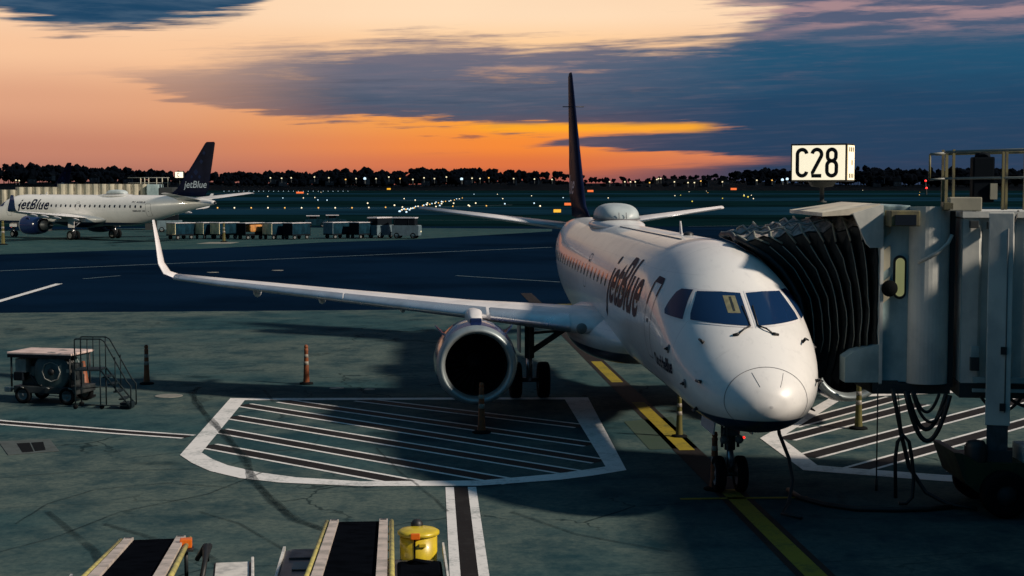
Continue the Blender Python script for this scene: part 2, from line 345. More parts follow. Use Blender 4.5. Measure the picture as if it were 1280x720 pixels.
# ------------------------------------------------------------------ mesh builder
class MB:
    def __init__(s): s.v = []; s.f = []; s.mi = []; s.sm = []; s.mats = []
    def m(s, name):
        if name not in s.mats: s.mats.append(name)
        return s.mats.index(name)
    def add(s, verts, faces, mt, smooth=False):
        o = len(s.v); k = s.m(mt); s.v += [tuple(q) for q in verts]
        for f in faces: s.f.append(tuple(i+o for i in f)); s.mi.append(k); s.sm.append(smooth)
        return s
    def box(s, c, size, mt, rz=0.0, M=None, bev=0.0):
        hx, hy, hz = (q/2 for q in size)
        if bev <= 0:
            vs = [Vector((a*hx, b*hy, d*hz)) for a in (-1, 1) for b in (-1, 1) for d in (-1, 1)]
            fs = [(0, 1, 3, 2), (4, 6, 7, 5), (0, 4, 5, 1), (2, 3, 7, 6), (0, 2, 6, 4), (1, 5, 7, 3)]
        else:
            bm = bmesh.new(); bmesh.ops.create_cube(bm, size=1)
            for q in bm.verts: q.co = Vector((q.co.x*size[0], q.co.y*size[1], q.co.z*size[2]))
            bmesh.ops.bevel(bm, geom=list(bm.edges), offset=bev, segments=2, affect='EDGES', profile=.6)
            bm.verts.index_update(); vs = [q.co.copy() for q in bm.verts]; fs = [[q.index for q in f.verts] for f in bm.faces]; bm.free()
        Mr = M if M is not None else Matrix.Rotation(rz, 3, 'Z')
        return s.add([Mr @ q + Vector(c) for q in vs], fs, mt)
    def hexa(s, p, mt):      # 8 points: bottom 4 ccw, top 4 ccw
        return s.add(p, [(3, 2, 1, 0), (4, 5, 6, 7), (0, 1, 5, 4), (1, 2, 6, 5), (2, 3, 7, 6), (3, 0, 4, 7)], mt)
    def prism(s, poly, off, mt):   # polygon of 3D points extruded by vector
        n = len(poly); off = Vector(off); a = [Vector(q) for q in poly]; b = [q+off for q in a]
        return s.add(a+b, [tuple(range(n))[::-1], tuple(range(n, 2*n))] + [(i, (i+1) % n, n+(i+1) % n, n+i) for i in range(n)], mt)
    def tube(s, pts, r, mt, seg=8, closed=False, r2=None):
        pts = [Vector(q) for q in pts]; n = len(pts); vs = []; fs = []; prev = None
        for i, q in enumerate(pts):
            if closed: t = pts[(i+1) % n] - pts[i-1]
            else: t = pts[min(i+1, n-1)] - pts[max(i-1, 0)]
            t.normalize()
            if prev is None:
                ref = Vector((0, 0, 1)) if abs(t.z) < .9 else Vector((1, 0, 0)); a = t.cross(ref).normalized()
            else: a = (prev - t*prev.dot(t)).normalized()
            b = t.cross(a); prev = a
            rr = r if r2 is None else r + (r2-r)*i/(n-1)
            for k in range(seg):
                g = 2*math.pi*k/seg; vs.append(q + a*rr*math.cos(g) + b*rr*math.sin(g))
        for i in range(n if closed else n-1):
            for k in range(seg):
                j = (i+1) % n; fs.append((i*seg+k, i*seg+(k+1) % seg, j*seg+(k+1) % seg, j*seg+k))
        if not closed: fs += [tuple(range(seg))[::-1], tuple((n-1)*seg+k for k in range(seg))]
        return s.add(vs, fs, mt, True)
    def bar(s, a, b, r, mt, seg=8): return s.tube([a, b], r, mt, seg)
    def lathe(s, prof, mt, seg=40, axis='Z', c=(0, 0, 0), smooth=True, flat=1.0):
        vs = []; fs = []; c = Vector(c)
        for (h, r) in prof:
            for k in range(seg):
                g = 2*math.pi*k/seg; a, b = r*math.cos(g), r*math.sin(g)
                vs.append(c + (Vector((a, b, h)) if axis == 'Z' else Vector((h, a, b*flat)) if axis == 'X' else Vector((b, h, a))))
        for i in range(len(prof)-1):
            for k in range(seg):
                q = (i*seg+k, i*seg+(k+1) % seg, (i+1)*seg+(k+1) % seg, (i+1)*seg+k)
                fs.append(q)
        return s.add(vs, fs, mt, smooth)
    def cyl(s, c, r, h, mt, axis='Z', seg=24):
        return s.lathe([(-h/2, 0.0001), (-h/2, r), (h/2, r), (h/2, .0001)], mt, seg, axis, c, smooth=False)
    def loft(s, rings, mt, closed=True, cap=True, smooth=True):
        n = len(rings[0]); vs = [q for r in rings for q in r]; fs = []
        for i in range(len(rings)-1):
            for k in range(n if closed else n-1):
                fs.append((i*n+k, i*n+(k+1) % n, (i+1)*n+(k+1) % n, (i+1)*n+k))
        if cap and closed: fs += [tuple(range(n))[::-1], tuple((len(rings)-1)*n+k for k in range(n))]
        return s.add(vs, fs, mt, smooth)
    def build(s, name, parent=None, M=None, fix=True):
        me = bpy.data.meshes.new(name)
        me.from_pydata([tuple(M @ Vector(q)) if M is not None else q for q in s.v], [], s.f)
        for q in s.mats: me.materials.append(MATS[q])
        me.polygons.foreach_set('material_index', s.mi); me.polygons.foreach_set('use_smooth', s.sm); me.update()
        if fix:
            bm = bmesh.new(); bm.from_mesh(me); bmesh.ops.recalc_face_normals(bm, faces=bm.faces); bm.to_mesh(me); bm.free()
        o = bpy.data.objects.new(name, me); COL.objects.link(o)
        if parent is not None: o.parent = parent
        return o
def tag(o, label=None, cat=None, group=None, kind=None):
    for k, q in (('label', label), ('category', cat), ('group', group), ('kind', kind)):
        if q: o[k] = q
    return o
def empty(name, loc, label, cat, group=None, rz=0.0):
    o = bpy.data.objects.new(name, None); COL.objects.link(o); o.location = loc; o.rotation_euler = (0, 0, rz); o.empty_display_size = .3
    return tag(o, label, cat, group)
def dup(root, loc, rz=None, label=None):
    def cp(o, par):
        c = o.copy(); COL.objects.link(c)
        if par is not None: c.parent = par
        for ch in list(kids.get(o.name, [])): cp(ch, c)
        return c
    kids = {}
    for o in list(COL.objects):
        if o.parent is not None: kids.setdefault(o.parent.name, []).append(o)
    r = cp(root, None); r.location = loc
    if rz is not None: r.rotation_euler = (0, 0, rz)
    if label: r['label'] = label
    return r

def text2d(s, size=1.0, xs=1.0, shear=0.0, bold=0.0, step=.12):
    """flat letter shapes as vertices and faces, cut fine enough to follow a curved skin"""
    cu = bpy.data.curves.new('letters', 'FONT'); cu.body = s; cu.size = size; cu.shear = shear; cu.offset = bold; cu.resolution_u = 4; cu.fill_mode = 'FRONT'
    ob = bpy.data.objects.new('letters', cu); COL.objects.link(ob); bpy.context.view_layer.update()
    me = bpy.data.meshes.new_from_object(ob, depsgraph=bpy.context.evaluated_depsgraph_get())
    bpy.data.objects.remove(ob); bpy.data.curves.remove(cu)
    bm = bmesh.new(); bm.from_mesh(me); bpy.data.meshes.remove(me)
    for q in bm.verts: q.co.x *= xs
    if step:
        for ax in (0, 1):
            lo = min(q.co[ax] for q in bm.verts); hi_ = max(q.co[ax] for q in bm.verts); t = lo + step
            while t < hi_:
                no = Vector((1, 0, 0)) if ax == 0 else Vector((0, 1, 0)); co = no*t
                bmesh.ops.bisect_plane(bm, geom=list(bm.verts)+list(bm.edges)+list(bm.faces), plane_co=co, plane_no=no); t += step
    bm.verts.index_update()
    vs = [(q.co.x, q.co.y) for q in bm.verts]; fs = [tuple(w.index for w in f.verts) for f in bm.faces]; bm.free()
    x0 = min(q[0] for q in vs); vs = [(q[0]-x0, q[1]) for q in vs]
    return vs, fs, max(q[0] for q in vs)
def grid_poly(poly, step=.06):
    """2D polygon cut into a fine mesh"""
    bm = bmesh.new(); f = bm.faces.new([bm.verts.new((p[0], p[1], 0)) for p in poly])
    for ax in (0, 1):
        lo = min(p[ax] for p in poly); hi_ = max(p[ax] for p in poly); t = lo + step
        while t < hi_ - 1e-4:
            no = Vector((1, 0, 0)) if ax == 0 else Vector((0, 1, 0))
            bmesh.ops.bisect_plane(bm, geom=list(bm.verts)+list(bm.edges)+list(bm.faces), plane_co=no*t, plane_no=no); t += step
    bm.verts.index_update()
    r = [(q.co.x, q.co.y) for q in bm.verts], [tuple(w.index for w in q.verts) for q in bm.faces]; bm.free(); return r
def rounded(x0, y0, x1, y1, r, n=5):
    pts = []
    for cx, cy, a in ((x1-r, y1-r, 0), (x0+r, y1-r, 90), (x0+r, y0+r, 180), (x1-r, y0+r, 270)):
        for k in range(n+1):
            g = R(a + 90*k/n); pts.append((cx + r*math.cos(g), cy + r*math.sin(g)))
    return pts

# ------------------------------------------------------------------ ground, markings, hills
def sheet(name, pts, mt, z, kind='structure', px=True):
    P = [G(*p) if px else Vector((*p, 0)) for p in pts]
    m = MB(); m.add([(p.x, p.y, z) for p in P], [tuple(range(len(P)))], mt); o = m.build(name, fix=False)
    if o.data.polygons[0].normal.z < 0: o.data.flip_normals()
    return tag(o, kind=kind)
sheet('ground', [(-6000, -400), (6000, -400), (6000, 9000), (-6000, 9000)], 'airfield_grass', -.012, px=False)
def yline(y): return CH/math.tan(PITCH + math.atan((y-360)/F))
sheet('asphalt_apron', [(-400, 60), (400, 60), (400, yline(283)), (-400, yline(283))], 'asphalt', -.008, px=False)
sheet('taxiway', [(-900, 325), (900, 300), (900, 420), (-900, 420)], 'taxiway_asphalt', -.006, px=False)
sheet('taxiway', [(-900, 600), (900, 540), (900, 700), (-900, 760)], 'taxiway_asphalt', -.006, px=False)
sheet('runway', [(-1500, 950), (1500, 930), (1500, 1060), (-1500, 1080)], 'taxiway_asphalt', -.006, px=False)
sheet('concrete_apron', [(-200, -60), (200, -60), G(1500, 380).xy[:], G(640, 386).xy[:], G(0, 391).xy[:], (-200, G(0, 391).y)], 'apron_concrete', -.004, px=False)
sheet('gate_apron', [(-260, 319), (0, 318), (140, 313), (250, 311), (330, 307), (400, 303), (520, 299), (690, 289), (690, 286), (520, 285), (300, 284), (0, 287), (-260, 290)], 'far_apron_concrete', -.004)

def line(name, pts, w, mt, z, px=True):
    P = [(G(*p) if px else Vector((*p, 0))) for p in pts]; m = MB(); n = len(P); vs = []
    for i, p in enumerate(P):
        t = P[min(i+1, n-1)] - P[max(i-1, 0)]; s = Vector((-t.y, t.x, 0)).normalized()
        ww = w if not isinstance(w, (list, tuple)) else w[0] + (w[1]-w[0])*i/(n-1)
        vs += [p + s*ww/2, p - s*ww/2]
    m.add([(q.x, q.y, z) for q in vs], [(2*i, 2*i+1, 2*i+3, 2*i+2) for i in range(n-1)], mt)
    o = m.build(name, fix=False)
    if o.data.polygons[0].normal.z < 0: o.data.flip_normals()
    return tag(o, kind='structure')
def pair(pts, total=.66, white=.105, z=.004):
    P = [G(*p) for p in pts]; t = (P[-1]-P[0]).normalized(); s = Vector((-t.y, t.x, 0))
    for k in (-1, 1):
        o = s*k*(total-white)/2
        line('road_marking', [(p+o).xy[:] for p in P], white, 'white_paint', z, px=False)
    line('road_marking', [p.xy[:] for p in P], total-2*white-.01, 'dark_paint', z, px=False)
# left equipment box: thick outline
outer = [(288, 498), (735, 497), (783, 588), (740, 595), (700, 600), (600, 607.5), (450, 608), (350, 603.5), (300, 598), (262, 589), (240, 579), (225, 569)]
inner = [(306, 500.5), (706, 499.5), (757, 583.5), (725, 588.5), (690, 593), (600, 601), (450, 602), (370, 597), (322, 590.5), (285, 582), (266, 574.5), (252, 566)]
def ring(name, outer, inner, mt, z):
    P = [G(*p) for p in outer] + [G(*p) for p in inner]; n = len(outer); m = MB()
    m.add([(q.x, q.y, z) for q in P], [(i, (i+1) % n, n+(i+1) % n, n+i) for i in range(n)], mt)
    o = m.build(name, fix=True)
    if o.data.polygons[0].normal.z < 0: o.data.flip_normals()
    return tag(o, kind='structure')
ring('road_marking', outer, inner, 'white_paint', .008)
for a, b in (((452, 500), (727, 533)), ((356, 501.5), (740, 556)), ((303, 506), (751, 577)), ((288, 521), (724, 592)), ((272, 538), (642, 603)), ((258, 557), (520, 605))):
    pair([a, b])
ro = [(950, 548), (1004, 588), (1040, 591), (1180, 602), (1420, 612), (1420, 490), (1200, 488), (1042, 495)]
ri = [(976, 547), (1022, 582), (1050, 584.5), (1180, 594), (1400, 603), (1400, 493), (1200, 491), (1056, 497)]
ring('road_marking', ro, ri, 'white_paint', .008)
for a, b in (((980, 549), (1150, 505)), ((1008, 571), (1300, 494)), ((1066, 588), (1390, 498)), ((1200, 592), (1400, 537)), ((985, 533), (1120, 497))):
    pair([a, b])
pair([(-60, 522), (0, 528), (150, 540), (236, 546)], .62, .13)
pair([(576, 609), (579, 640), (587, 720), (596, 810)], .62, .17)
# lead-in line under the aeroplane
TH = .0629; NOSE = Vector((4.557, 26.973, 0))
AFT = Vector((-math.sin(TH), math.cos(TH), 0)); STB = Vector((-math.cos(TH), -math.sin(TH), 0))
def PL(x, y, z=0.0): return NOSE + AFT*x + STB*y + Vector((0, 0, z))
line('road_marking', [PL(-16, 0).xy[:], PL(60, 0).xy[:]], .62, 'dark_paint', .004, px=False)
def xa(y): return (yline(y) - NOSE.y)/math.cos(TH)
for a, b in ((780, 612), (563, 503), (478, 452)):
    line('road_marking', [PL(xa(a), 0).xy[:], PL(xa(b), 0).xy[:]], .36, 'yellow_paint', .008, px=False)
line('road_marking', [(850, 624), (1010, 622)], .16, 'yellow_paint', .008)
sheet('road_marking', [(780, 527), (840, 521), (872, 560), (812, 562)], 'green_paint', .004)
# far lines
line('road_marking', [(-60, 340), (0, 338.5), (400, 321.5), (690, 309)], .35, 'faded_line', .002)
line('road_marking', [(-20, 382), (74, 354.5)], .42, 'white_paint', .002)
line('road_marking', [(570, 344.5), (700, 352.5)], .22, 'faded_line', .002)
line('road_marking', [(104, 348.5), (150, 344.5)], .22, 'faded_line', .002)
line('road_marking', [(655, 381), (735, 380)], .25, 'yellow_paint', .002)
line('road_marking', [(-20, 261.5), (330, 261.5), (520, 259.5), (640, 256)], .9, 'faded_line', .002)
line('road_marking', [(520, 275), (690, 276)], .4, 'faded_line', .002)
line('road_marking', [(860, 283), (1000, 281)], .4, 'faded_line', .002)
line('road_marking', [(410, 236.5), (480, 236.3)], 6, 'white_paint', .002)
line('road_marking', [(230, 240.5), (330, 240.0)], 5, 'faded_line', .002)
line('road_marking', [(500, 251), (590, 250.5)], 2.5, 'faded_line', .002)
line('road_marking', [(600, 237.5), (680, 237.5)], 5, 'faded_line', .002)
# tyre marks, worn into the concrete
def rubber(pts, w):
    P = []
    for i in range(len(pts)-1):
        for k in range(6):
            t = k/6; P.append((pts[i][0]*(1-t)+pts[i+1][0]*t + random.uniform(-.6, .6), pts[i][1]*(1-t)+pts[i+1][1]*t))
    P.append(pts[-1]); return line('tyre_mark', P, w, 'rubber_mark', .0115)
for off in (0, 5):
    rubber([(252-off, 484), (238+off, 490), (248-off, 504), (262+off, 527), (285-off, 545), (305+off, 575), (318-off, 600), (340+off, 628), (372-off, 650), (420+off, 668)], (.13, .18))
rubber([(330, 488), (342, 503)], .1); rubber([(130, 655), (250, 690), (330, 740)], (.12, .2)); rubber([(60, 640), (120, 690), (150, 760)], (.12, .2))
rubber([(640, 640), (720, 668), (840, 690)], (.1, .05))
for pts in ([(20, 655), (60, 630), (120, 612), (210, 604), (320, 612)], [(0, 690), (70, 672), (150, 640), (260, 618), (330, 590)], [(250, 640), (300, 655), (360, 690)], [(470, 560), (500, 590), (545, 625), (560, 640)], [(100, 470), (150, 466), (240, 470), (330, 462)], [(0, 598), (90, 590), (180, 588), (250, 586)]):
    rubber(pts, (.05, .07))
# oil stain in front of the left loader, man-holes, hatch in the concrete
def disc(name, px, py, rx, mt, label, cat, group=None):
    c = G(px, py); m = MB(); n = 28
    m.lathe([(0.0, rx), (.012, rx*.985), (.016, .0001)], mt, n, c=(0, 0, 0), smooth=False)
    o = m.build(name); o.location = (c.x, c.y, .001); return tag(o, label, cat, group)
mat('manhole_pale', (.20, .20, .175), .7, var=.3, vscale=5)
disc('manhole_cover', 211, 495, .40, 'manhole_pale', 'pale round cover in the concrete right of the left orange post', 'manhole cover')
disc('manhole_cover', 421, 485.5, .22, 'manhole_pale', 'small pale cover behind the top edge of the striped box', 'manhole cover')
disc('manhole_cover', 462, 487, .16, 'manhole_pale', 'smallest pale cover, right beside the small one near the engine', 'manhole cover')
disc('manhole_cover', 347, 338, .42, 'manhole_pale', 'round pale cover on the dark asphalt beyond the wing', 'manhole cover')
disc('manhole_cover', 266, 340.5, .42, 'manhole_pale', 'round pale cover on dark asphalt near the upturned wing tip', 'manhole cover')
hr = empty('drain_hatch', G(38, 560), 'dark twin-grille hatch set flush in the concrete at left', 'hatch', rz=R(4))
def pxpoly(pts, z): return [tuple(G(*p) + Vector((0, 0, z)) - Vector(hr.location)) for p in pts]
hinv = Matrix.Rotation(-R(4), 3, 'Z')
mat('hatch_frame', (.055, .07, .068), .8, var=.3)
m = MB(); m.prism([hinv @ Vector(q) for q in pxpoly([(-2, 552), (62, 549), (74, 564), (10, 569)], .001)], (0, 0, .008), 'hatch_frame'); m.build('frame', hr)
for q in ([(21, 555), (37, 554), (42, 565), (28, 566)], [(39, 554), (54, 553), (57, 563), (44, 564.5)]):
    m = MB(); m.prism([hinv @ Vector(w) for w in pxpoly(q, .010)], (0, 0, .006), 'shadow_void'); m.build('grille', hr)

# ------------------------------------------------------------------ far shore: ridge, wood, houses, lights
m = MB(); N = 140; rings = []
def ridge(xx): return 9 + 5*math.sin(xx*.004+1) + 4*math.sin(xx*.011) + (7 if xx < -350 else 0)*min(1, max(0, (-350-xx)/200))
for j, (yy, k) in enumerate(((1500, -.02), (1560, .12), (1680, .55), (1820, .9), (2000, 1.0), (2300, .8), (3200, -.02))):
    rings.append([(-1700 + 3400*i/N, yy, ridge(-1700+3400*i/N)*k*(.42 if 60 < -1700+3400*i/N < 190 else .8)) for i in range(N+1)])
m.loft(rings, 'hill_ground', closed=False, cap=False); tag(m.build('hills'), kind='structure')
rnd = random.Random(3)
def crown(mb, c, r, hgt, mt='foliage'):
    """one far crown: an uneven cloud of leaf clumps over a short trunk"""
    c = Vector(c)
    mb.add([(c.x-.5, c.y, c.z), (c.x+.5, c.y, c.z), (c.x+.3, c.y, c.z+hgt*.5), (c.x-.3, c.y, c.z+hgt*.5)], [(0, 1, 2, 3)], mt)
    nl = 5 + int(r*.7)
    for k in range(nl):
        a = rnd.uniform(0, 6.28); rr = r*rnd.uniform(.1, .72); zz = c.z + hgt*rnd.uniform(.38, .86)
        q = Vector((c.x + math.cos(a)*rr, c.y + math.sin(a)*rr*.7, zz)); s = r*rnd.uniform(.30, .58)
        bm = bmesh.new(); bmesh.ops.create_icosphere(bm, subdivisions=1, radius=1)
        for w in bm.verts: w.co *= s*rnd.uniform(.72, 1.25)
        bm.verts.index_update()
        mb.add([q + w.co for w in bm.verts], [tuple(w.index for w in f.verts) for f in bm.faces], mt); bm.free()
wood = MB()
def skyline(px):          # top of the wood in photo pixels
    pts = [(-200, 212), (0, 206), (22, 203), (60, 208), (140, 210), (220, 218), (320, 218), (350, 216), (410, 214), (430, 212), (480, 214), (560, 211), (600, 212), (700, 217), (745, 222), (800, 224), (830, 222), (842, 218), (860, 220), (890, 221), (930, 216), (960, 213), (1080, 208), (1110, 211), (1280, 212), (1500, 212)]
    for (a, b), (c, d) in zip(pts, pts[1:]):
        if a <= px <= c: return b + (d-b)*(px-a)/(c-a)
    return 214
px = -140.0
while px < 1420:
    for row in range(3):
        yy = (1990, 1850, 1700)[row] + rnd.uniform(-50, 50); pp = px + rnd.uniform(-4, 4)
        top = (skyline(pp) + rnd.uniform(-3, 2.5) + (0, 3.5, 9)[row]); w = at(pp, top, yy); gx = w.x; gz = max(0, ridge(gx)*(1.0, .9, .6)[row]) - 1
        h = max(5.0, w.z - gz); r = min(h*.75, rnd.uniform(5.0, 10.5))
        crown(wood, (gx, yy, w.z - h*1.0), r, h)
    px += rnd.uniform(3.6, 6.5)
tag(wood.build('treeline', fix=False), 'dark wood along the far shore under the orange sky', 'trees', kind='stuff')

hm = MB()
hm.box((0, 0, 2.6), (9, 8, 5.2), 'house_wall')
hroot = empty('hill_house', (0, 0, 0), 'small pale house among the dark trees of the far shore', 'house', 'houses among the far trees')
hm.build('wall', hroot)
q = MB(); q.prism([(-4.9, -4.4, 5.2), (4.9, -4.4, 5.2), (0, -4.4, 8.4)], (0, 8.8, 0), 'house_roof'); q.build('roof', hroot)
for wx in (-2.4, 2.4):
    q = MB(); q.box((wx, -4.03, 3.0), (1.3, .06, 1.5), 'cabin_glass'); q.build('window', hroot)
hs = [(40, 226), (62, 222), (118, 224), (160, 226), (342, 226), (352, 229), (392, 226), (412, 228), (455, 227), (488, 226), (532, 228), (585, 227), (640, 228), (668, 227), (880, 230), (905, 229), (940, 228), (962, 230), (1100, 226), (1120, 229), (1095, 230)]
for i, (a, b) in enumerate(hs):
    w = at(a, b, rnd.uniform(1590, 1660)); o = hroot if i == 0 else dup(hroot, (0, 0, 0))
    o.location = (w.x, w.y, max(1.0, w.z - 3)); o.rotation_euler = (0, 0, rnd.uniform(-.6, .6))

def lamp_obj(name, r, hgt, glow):
    m = MB()
    m.lathe([(0, r*.9), (hgt, r*.55)], 'bridge_dark', 8)
    m.lathe([(hgt, r*.8), (hgt+r*.6, r*1.2), (hgt+r*1.6, r*.95), (hgt+r*2.0, .001)], glow, 8)
    return m.build(name)
protos = {}
def put_lamp(name, key, r, hgt, glow, px_, py_, label, group, Y=None):
    k = (key, glow)
    if k not in protos:
        o = lamp_obj(name, r, hgt, glow); protos[k] = o
    else:
        o = protos[k].copy(); COL.objects.link(o)
    p = G(px_, py_) if Y is None else at(px_, py_, Y)
    o.location = (p.x, p.y, max(0, p.z - (0 if Y is None else hgt)))
    tag(o, label, 'light', group); return o
# near row along the taxiway edge
xs_ = 0.0
for i in range(17):
    g = ('glow_amber', 'glow_white')[i % 2]
    put_lamp('taxiway_light', 'near', .15, .3, g, 272 + i*21 - 260*(0), 262 - max(0, (i-8))*.35, ('amber' if i % 2 == 0 else 'white') + ' light of the row along the taxiway behind the baggage carts', 'lights of the taxiway row')
for i in range(13):
    put_lamp('taxiway_light', 'near', .15, .3, ('glow_amber', 'glow_white')[i % 2], 2 + i*21, 262.3, ('amber' if i % 2 == 0 else 'white') + ' light of the row along the taxiway behind the baggage carts', 'lights of the taxiway row')
# the bright line running away
for i in range(24):
    t = i/23; a = 500 + (578-500)*t + rnd.uniform(-1.5, 1.5); b = 266 - 17*t**.8 + rnd.uniform(-.6, .6)
    put_lamp('centre_light', 'line', .16, .2, ('glow_cool', 'glow_white', 'glow_amber')[i % 3], a, b, 'one of the close set lamps of the bright line that runs away across the airfield', 'lamps of the bright airfield line')
for (a, b) in ((505, 263), (512, 264), (500, 266), (508, 267), (516, 262), (533, 257), (545, 254), (552, 253)):
    put_lamp('centre_light', 'line2', .17, .2, 'glow_cool', a, b, 'cool white lamp clustered at the near end of the bright line', 'clustered cool lamps')
for i in range(26):
    a = rnd.uniform(325, 705); b = rnd.choice((241.5, 243.5, 246, 249, 252, 256, 259)) + rnd.uniform(-.8, .8)
    put_lamp('airfield_light', 'mid', .18, .3, rnd.choice(('glow_cool', 'glow_white', 'glow_white')), a, b, 'small lamp scattered over the dark airfield', 'lamps scattered over the airfield')
for i in range(14):
    a = rnd.uniform(745, 1150); b = rnd.choice((239, 241, 245, 249, 254)) + rnd.uniform(-.8, .8)
    put_lamp('airfield_light', 'mid', .18, .3, rnd.choice(('glow_amber', 'glow_white', 'glow_yellow')), a, b, 'small lamp scattered over the dark airfield', 'lamps scattered over the airfield')
for i in range(26):
    put_lamp('airfield_light', 'mid', .18, .3, 'glow_cool', 280 + i*6.2, 239.6 + .2*rnd.random(), 'small lamp scattered over the dark airfield', 'lamps scattered over the airfield')
for (a, b) in ((930, 246.5), (935, 248)):
    put_lamp('airfield_light', 'yel', .30, .4, 'glow_yellow', a, b, 'one of two yellow lamps side by side left of the lit gate sign', 'pair of yellow lamps')
for i, (a, b, g) in enumerate([(338, 223, 'w'), (352, 223.5, 'w'), (364, 223, 'w'), (393, 222, 'w'), (411, 223, 'w'), (432, 225, 'a'), (470, 224, 'w'), (486, 222, 'w'), (500, 224, 'a'), (530, 223, 'w'), (543, 224, 'w'), (558, 222, 'w'), (590, 223.5, 'w'), (611, 223, 'a'), (642, 224, 'w'), (668, 224.5, 'w'), (690, 225, 'w'),
        (20, 226, 'w'), (24, 226.5, 'w'), (762, 228, 'w'), (781, 228, 'w'), (788, 228, 'w'), (794, 228, 'w'), (812, 229, 'a'), (823, 224, 'w'), (826, 224, 'w'), (821, 225, 'w'), (843, 228, 'w'), (860, 229, 'w'), (868, 229, 'w'), (876, 227, 'a'), (903, 228, 'w'), (965, 226, 'a'), (984, 225, 'c'), (978, 226, 'c'), (946, 226, 'w'), (600, 224, 'w'), (577, 225, 'c'), (516, 225, 'w'), (456, 224.5, 'c'), (445, 224, 'w')]):
    put_lamp('street_lamp', 'hill', .62 if (a, b) not in ((823, 224), (984, 225)) else 1.2, 4, {'w': 'glow_cream', 'a': 'glow_amber', 'c': 'glow_cool'}[g], a, b, {'w': 'warm white', 'a': 'amber', 'c': 'cool white'}[g] + ' lamp shining among the trees of the far shore', 'lamps on the far shore', Y=1555)
# red beacons by the railing
for (a, b) in ((1157, 227), (1158, 236)):
    put_lamp('beacon', 'red', .5, 3, 'glow_red', a, b, 'red lamp on the airfield left of the bridge railing', 'red beacons', Y=800)
# lit taxiway signs
def taxi_sign(a, b, wpx, hpx, glow, label):
    p = G(a, b + hpx/2); Y = p.y; w = wpx/F*Y; h = hpx/F*Y
    r = empty('taxiway_sign', (p.x, p.y, 0), label, 'sign', 'lit taxiway signs')
    q = MB(); q.box((0, 0, h*.58), (w, .4, h*.84), 'black_trim', bev=.02); q.build('housing', r)
    q = MB(); q.box((0, -.21, h*.58), (w*.92, .04, h*.70), glow); q.build('lit_face', r)
    for s in (-1, 1):
        q = MB(); q.box((s*w*.35, 0, h*.08), (.08, .3, h*.16), 'bridge_dark'); q.build('leg', r)
taxi_sign(696.5, 264, 10, 5.5, 'sign_glow_yellow', 'lit yellow taxiway sign just left of the fin foot, lower of two')
taxi_sign(711, 255.5, 12, 4.5, 'sign_glow_orange', 'lit orange taxiway sign on the left edge of the fin, upper of two')
taxi_sign(738, 239, 8, 3.5, 'sign_glow_orange', 'lit orange taxiway sign just right of the tall fin')
taxi_sign(917, 236.5, 8, 3.5, 'sign_glow_orange', 'small lit orange taxiway sign between the fin and the gate sign')
taxi_sign(375, 241, 10, 3.0, 'sign_glow_orange', 'low orange lit sign above the dark carts on the airfield')
taxi_sign(486, 236.5, 5, 3, 'sign_glow_yellow', 'small yellow lit sign at the foot of the far wood')

# ------------------------------------------------------------------ airliner (x aft of the nose, y to its right wing, z up)
TOP = [(0, 2.20), (.05, 2.40), (.15, 2.555), (.4, 2.79), (.8, 3.06), (1.2, 3.33), (1.5, 3.525), (2.0, 3.79), (2.5, 4.06), (3.0, 4.33), (3.5, 4.55), (4.2, 4.75), (5.2, 4.90), (6.5, 4.95), (24, 4.95), (28, 4.94), (31, 4.88), (34, 4.66), (36, 4.38)]
BOT = [(0, 2.20), (.05, 2.02), (.15, 1.91), (.4, 1.76), (.8, 1.63), (1.5, 1.54), (2.5, 1.5), (4, 1.5), (22.5, 1.55), (24.5, 1.72), (27, 2.15), (30, 2.8), (33, 3.45), (36, 4.0)]
HW = [(0, .001), (.05, .25), (.15, .45), (.4, .71), (.8, .97), (1.5, 1.22), (2.3, 1.38), (3.2, 1.46), (4.5, 1.5), (5.5, 1.505), (22, 1.505), (25, 1.45), (28, 1.25), (31, .92), (34, .5), (36, .17)]
ZC = [(0, 2.20), (.4, 2.23), (.8, 2.30), (1.5, 2.48), (2, 2.64), (3, 2.92), (4, 3.12), (6, 3.28), (22, 3.3), (28, 3.75), (36, 4.19)]
def pchip(pts, x):
    xs = np.array([p[0] for p in pts], float); ys = np.array([p[1] for p in pts], float)
    h = np.diff(xs); d = np.diff(ys)/h; mm = np.zeros(len(xs))
    for i in range(1, len(xs)-1):
        if d[i-1]*d[i] > 0:
            w1 = 2*h[i]+h[i-1]; w2 = h[i]+2*h[i-1]; mm[i] = (w1+w2)/(w1/d[i-1]+w2/d[i])
    mm[0] = d[0]; mm[-1] = d[-1]
    i = min(max(np.searchsorted(xs, x)-1, 0), len(h)-1); t = (x-xs[i])/h[i]
    return float((2*t**3-3*t*t+1)*ys[i] + (t**3-2*t*t+t)*h[i]*mm[i] + (-2*t**3+3*t*t)*ys[i+1] + (t**3-t*t)*h[i]*mm[i+1])
def section(x):
    tp, bt, w, zc = (pchip(q, x) for q in (TOP, BOT, HW, ZC)); return tp, bt, w, min(max(zc, bt+.02), tp-.02) if tp-bt > .05 else (tp+bt)/2
def fus_point(x, ang, off=0.0):
    tp, bt, w, zc = section(x); c, s = math.cos(ang), math.sin(ang)
    hh = (tp-zc) if s >= 0 else (zc-bt)
    return Vector((x, w*c, zc+hh*s)) + Vector((0, c, s))*off
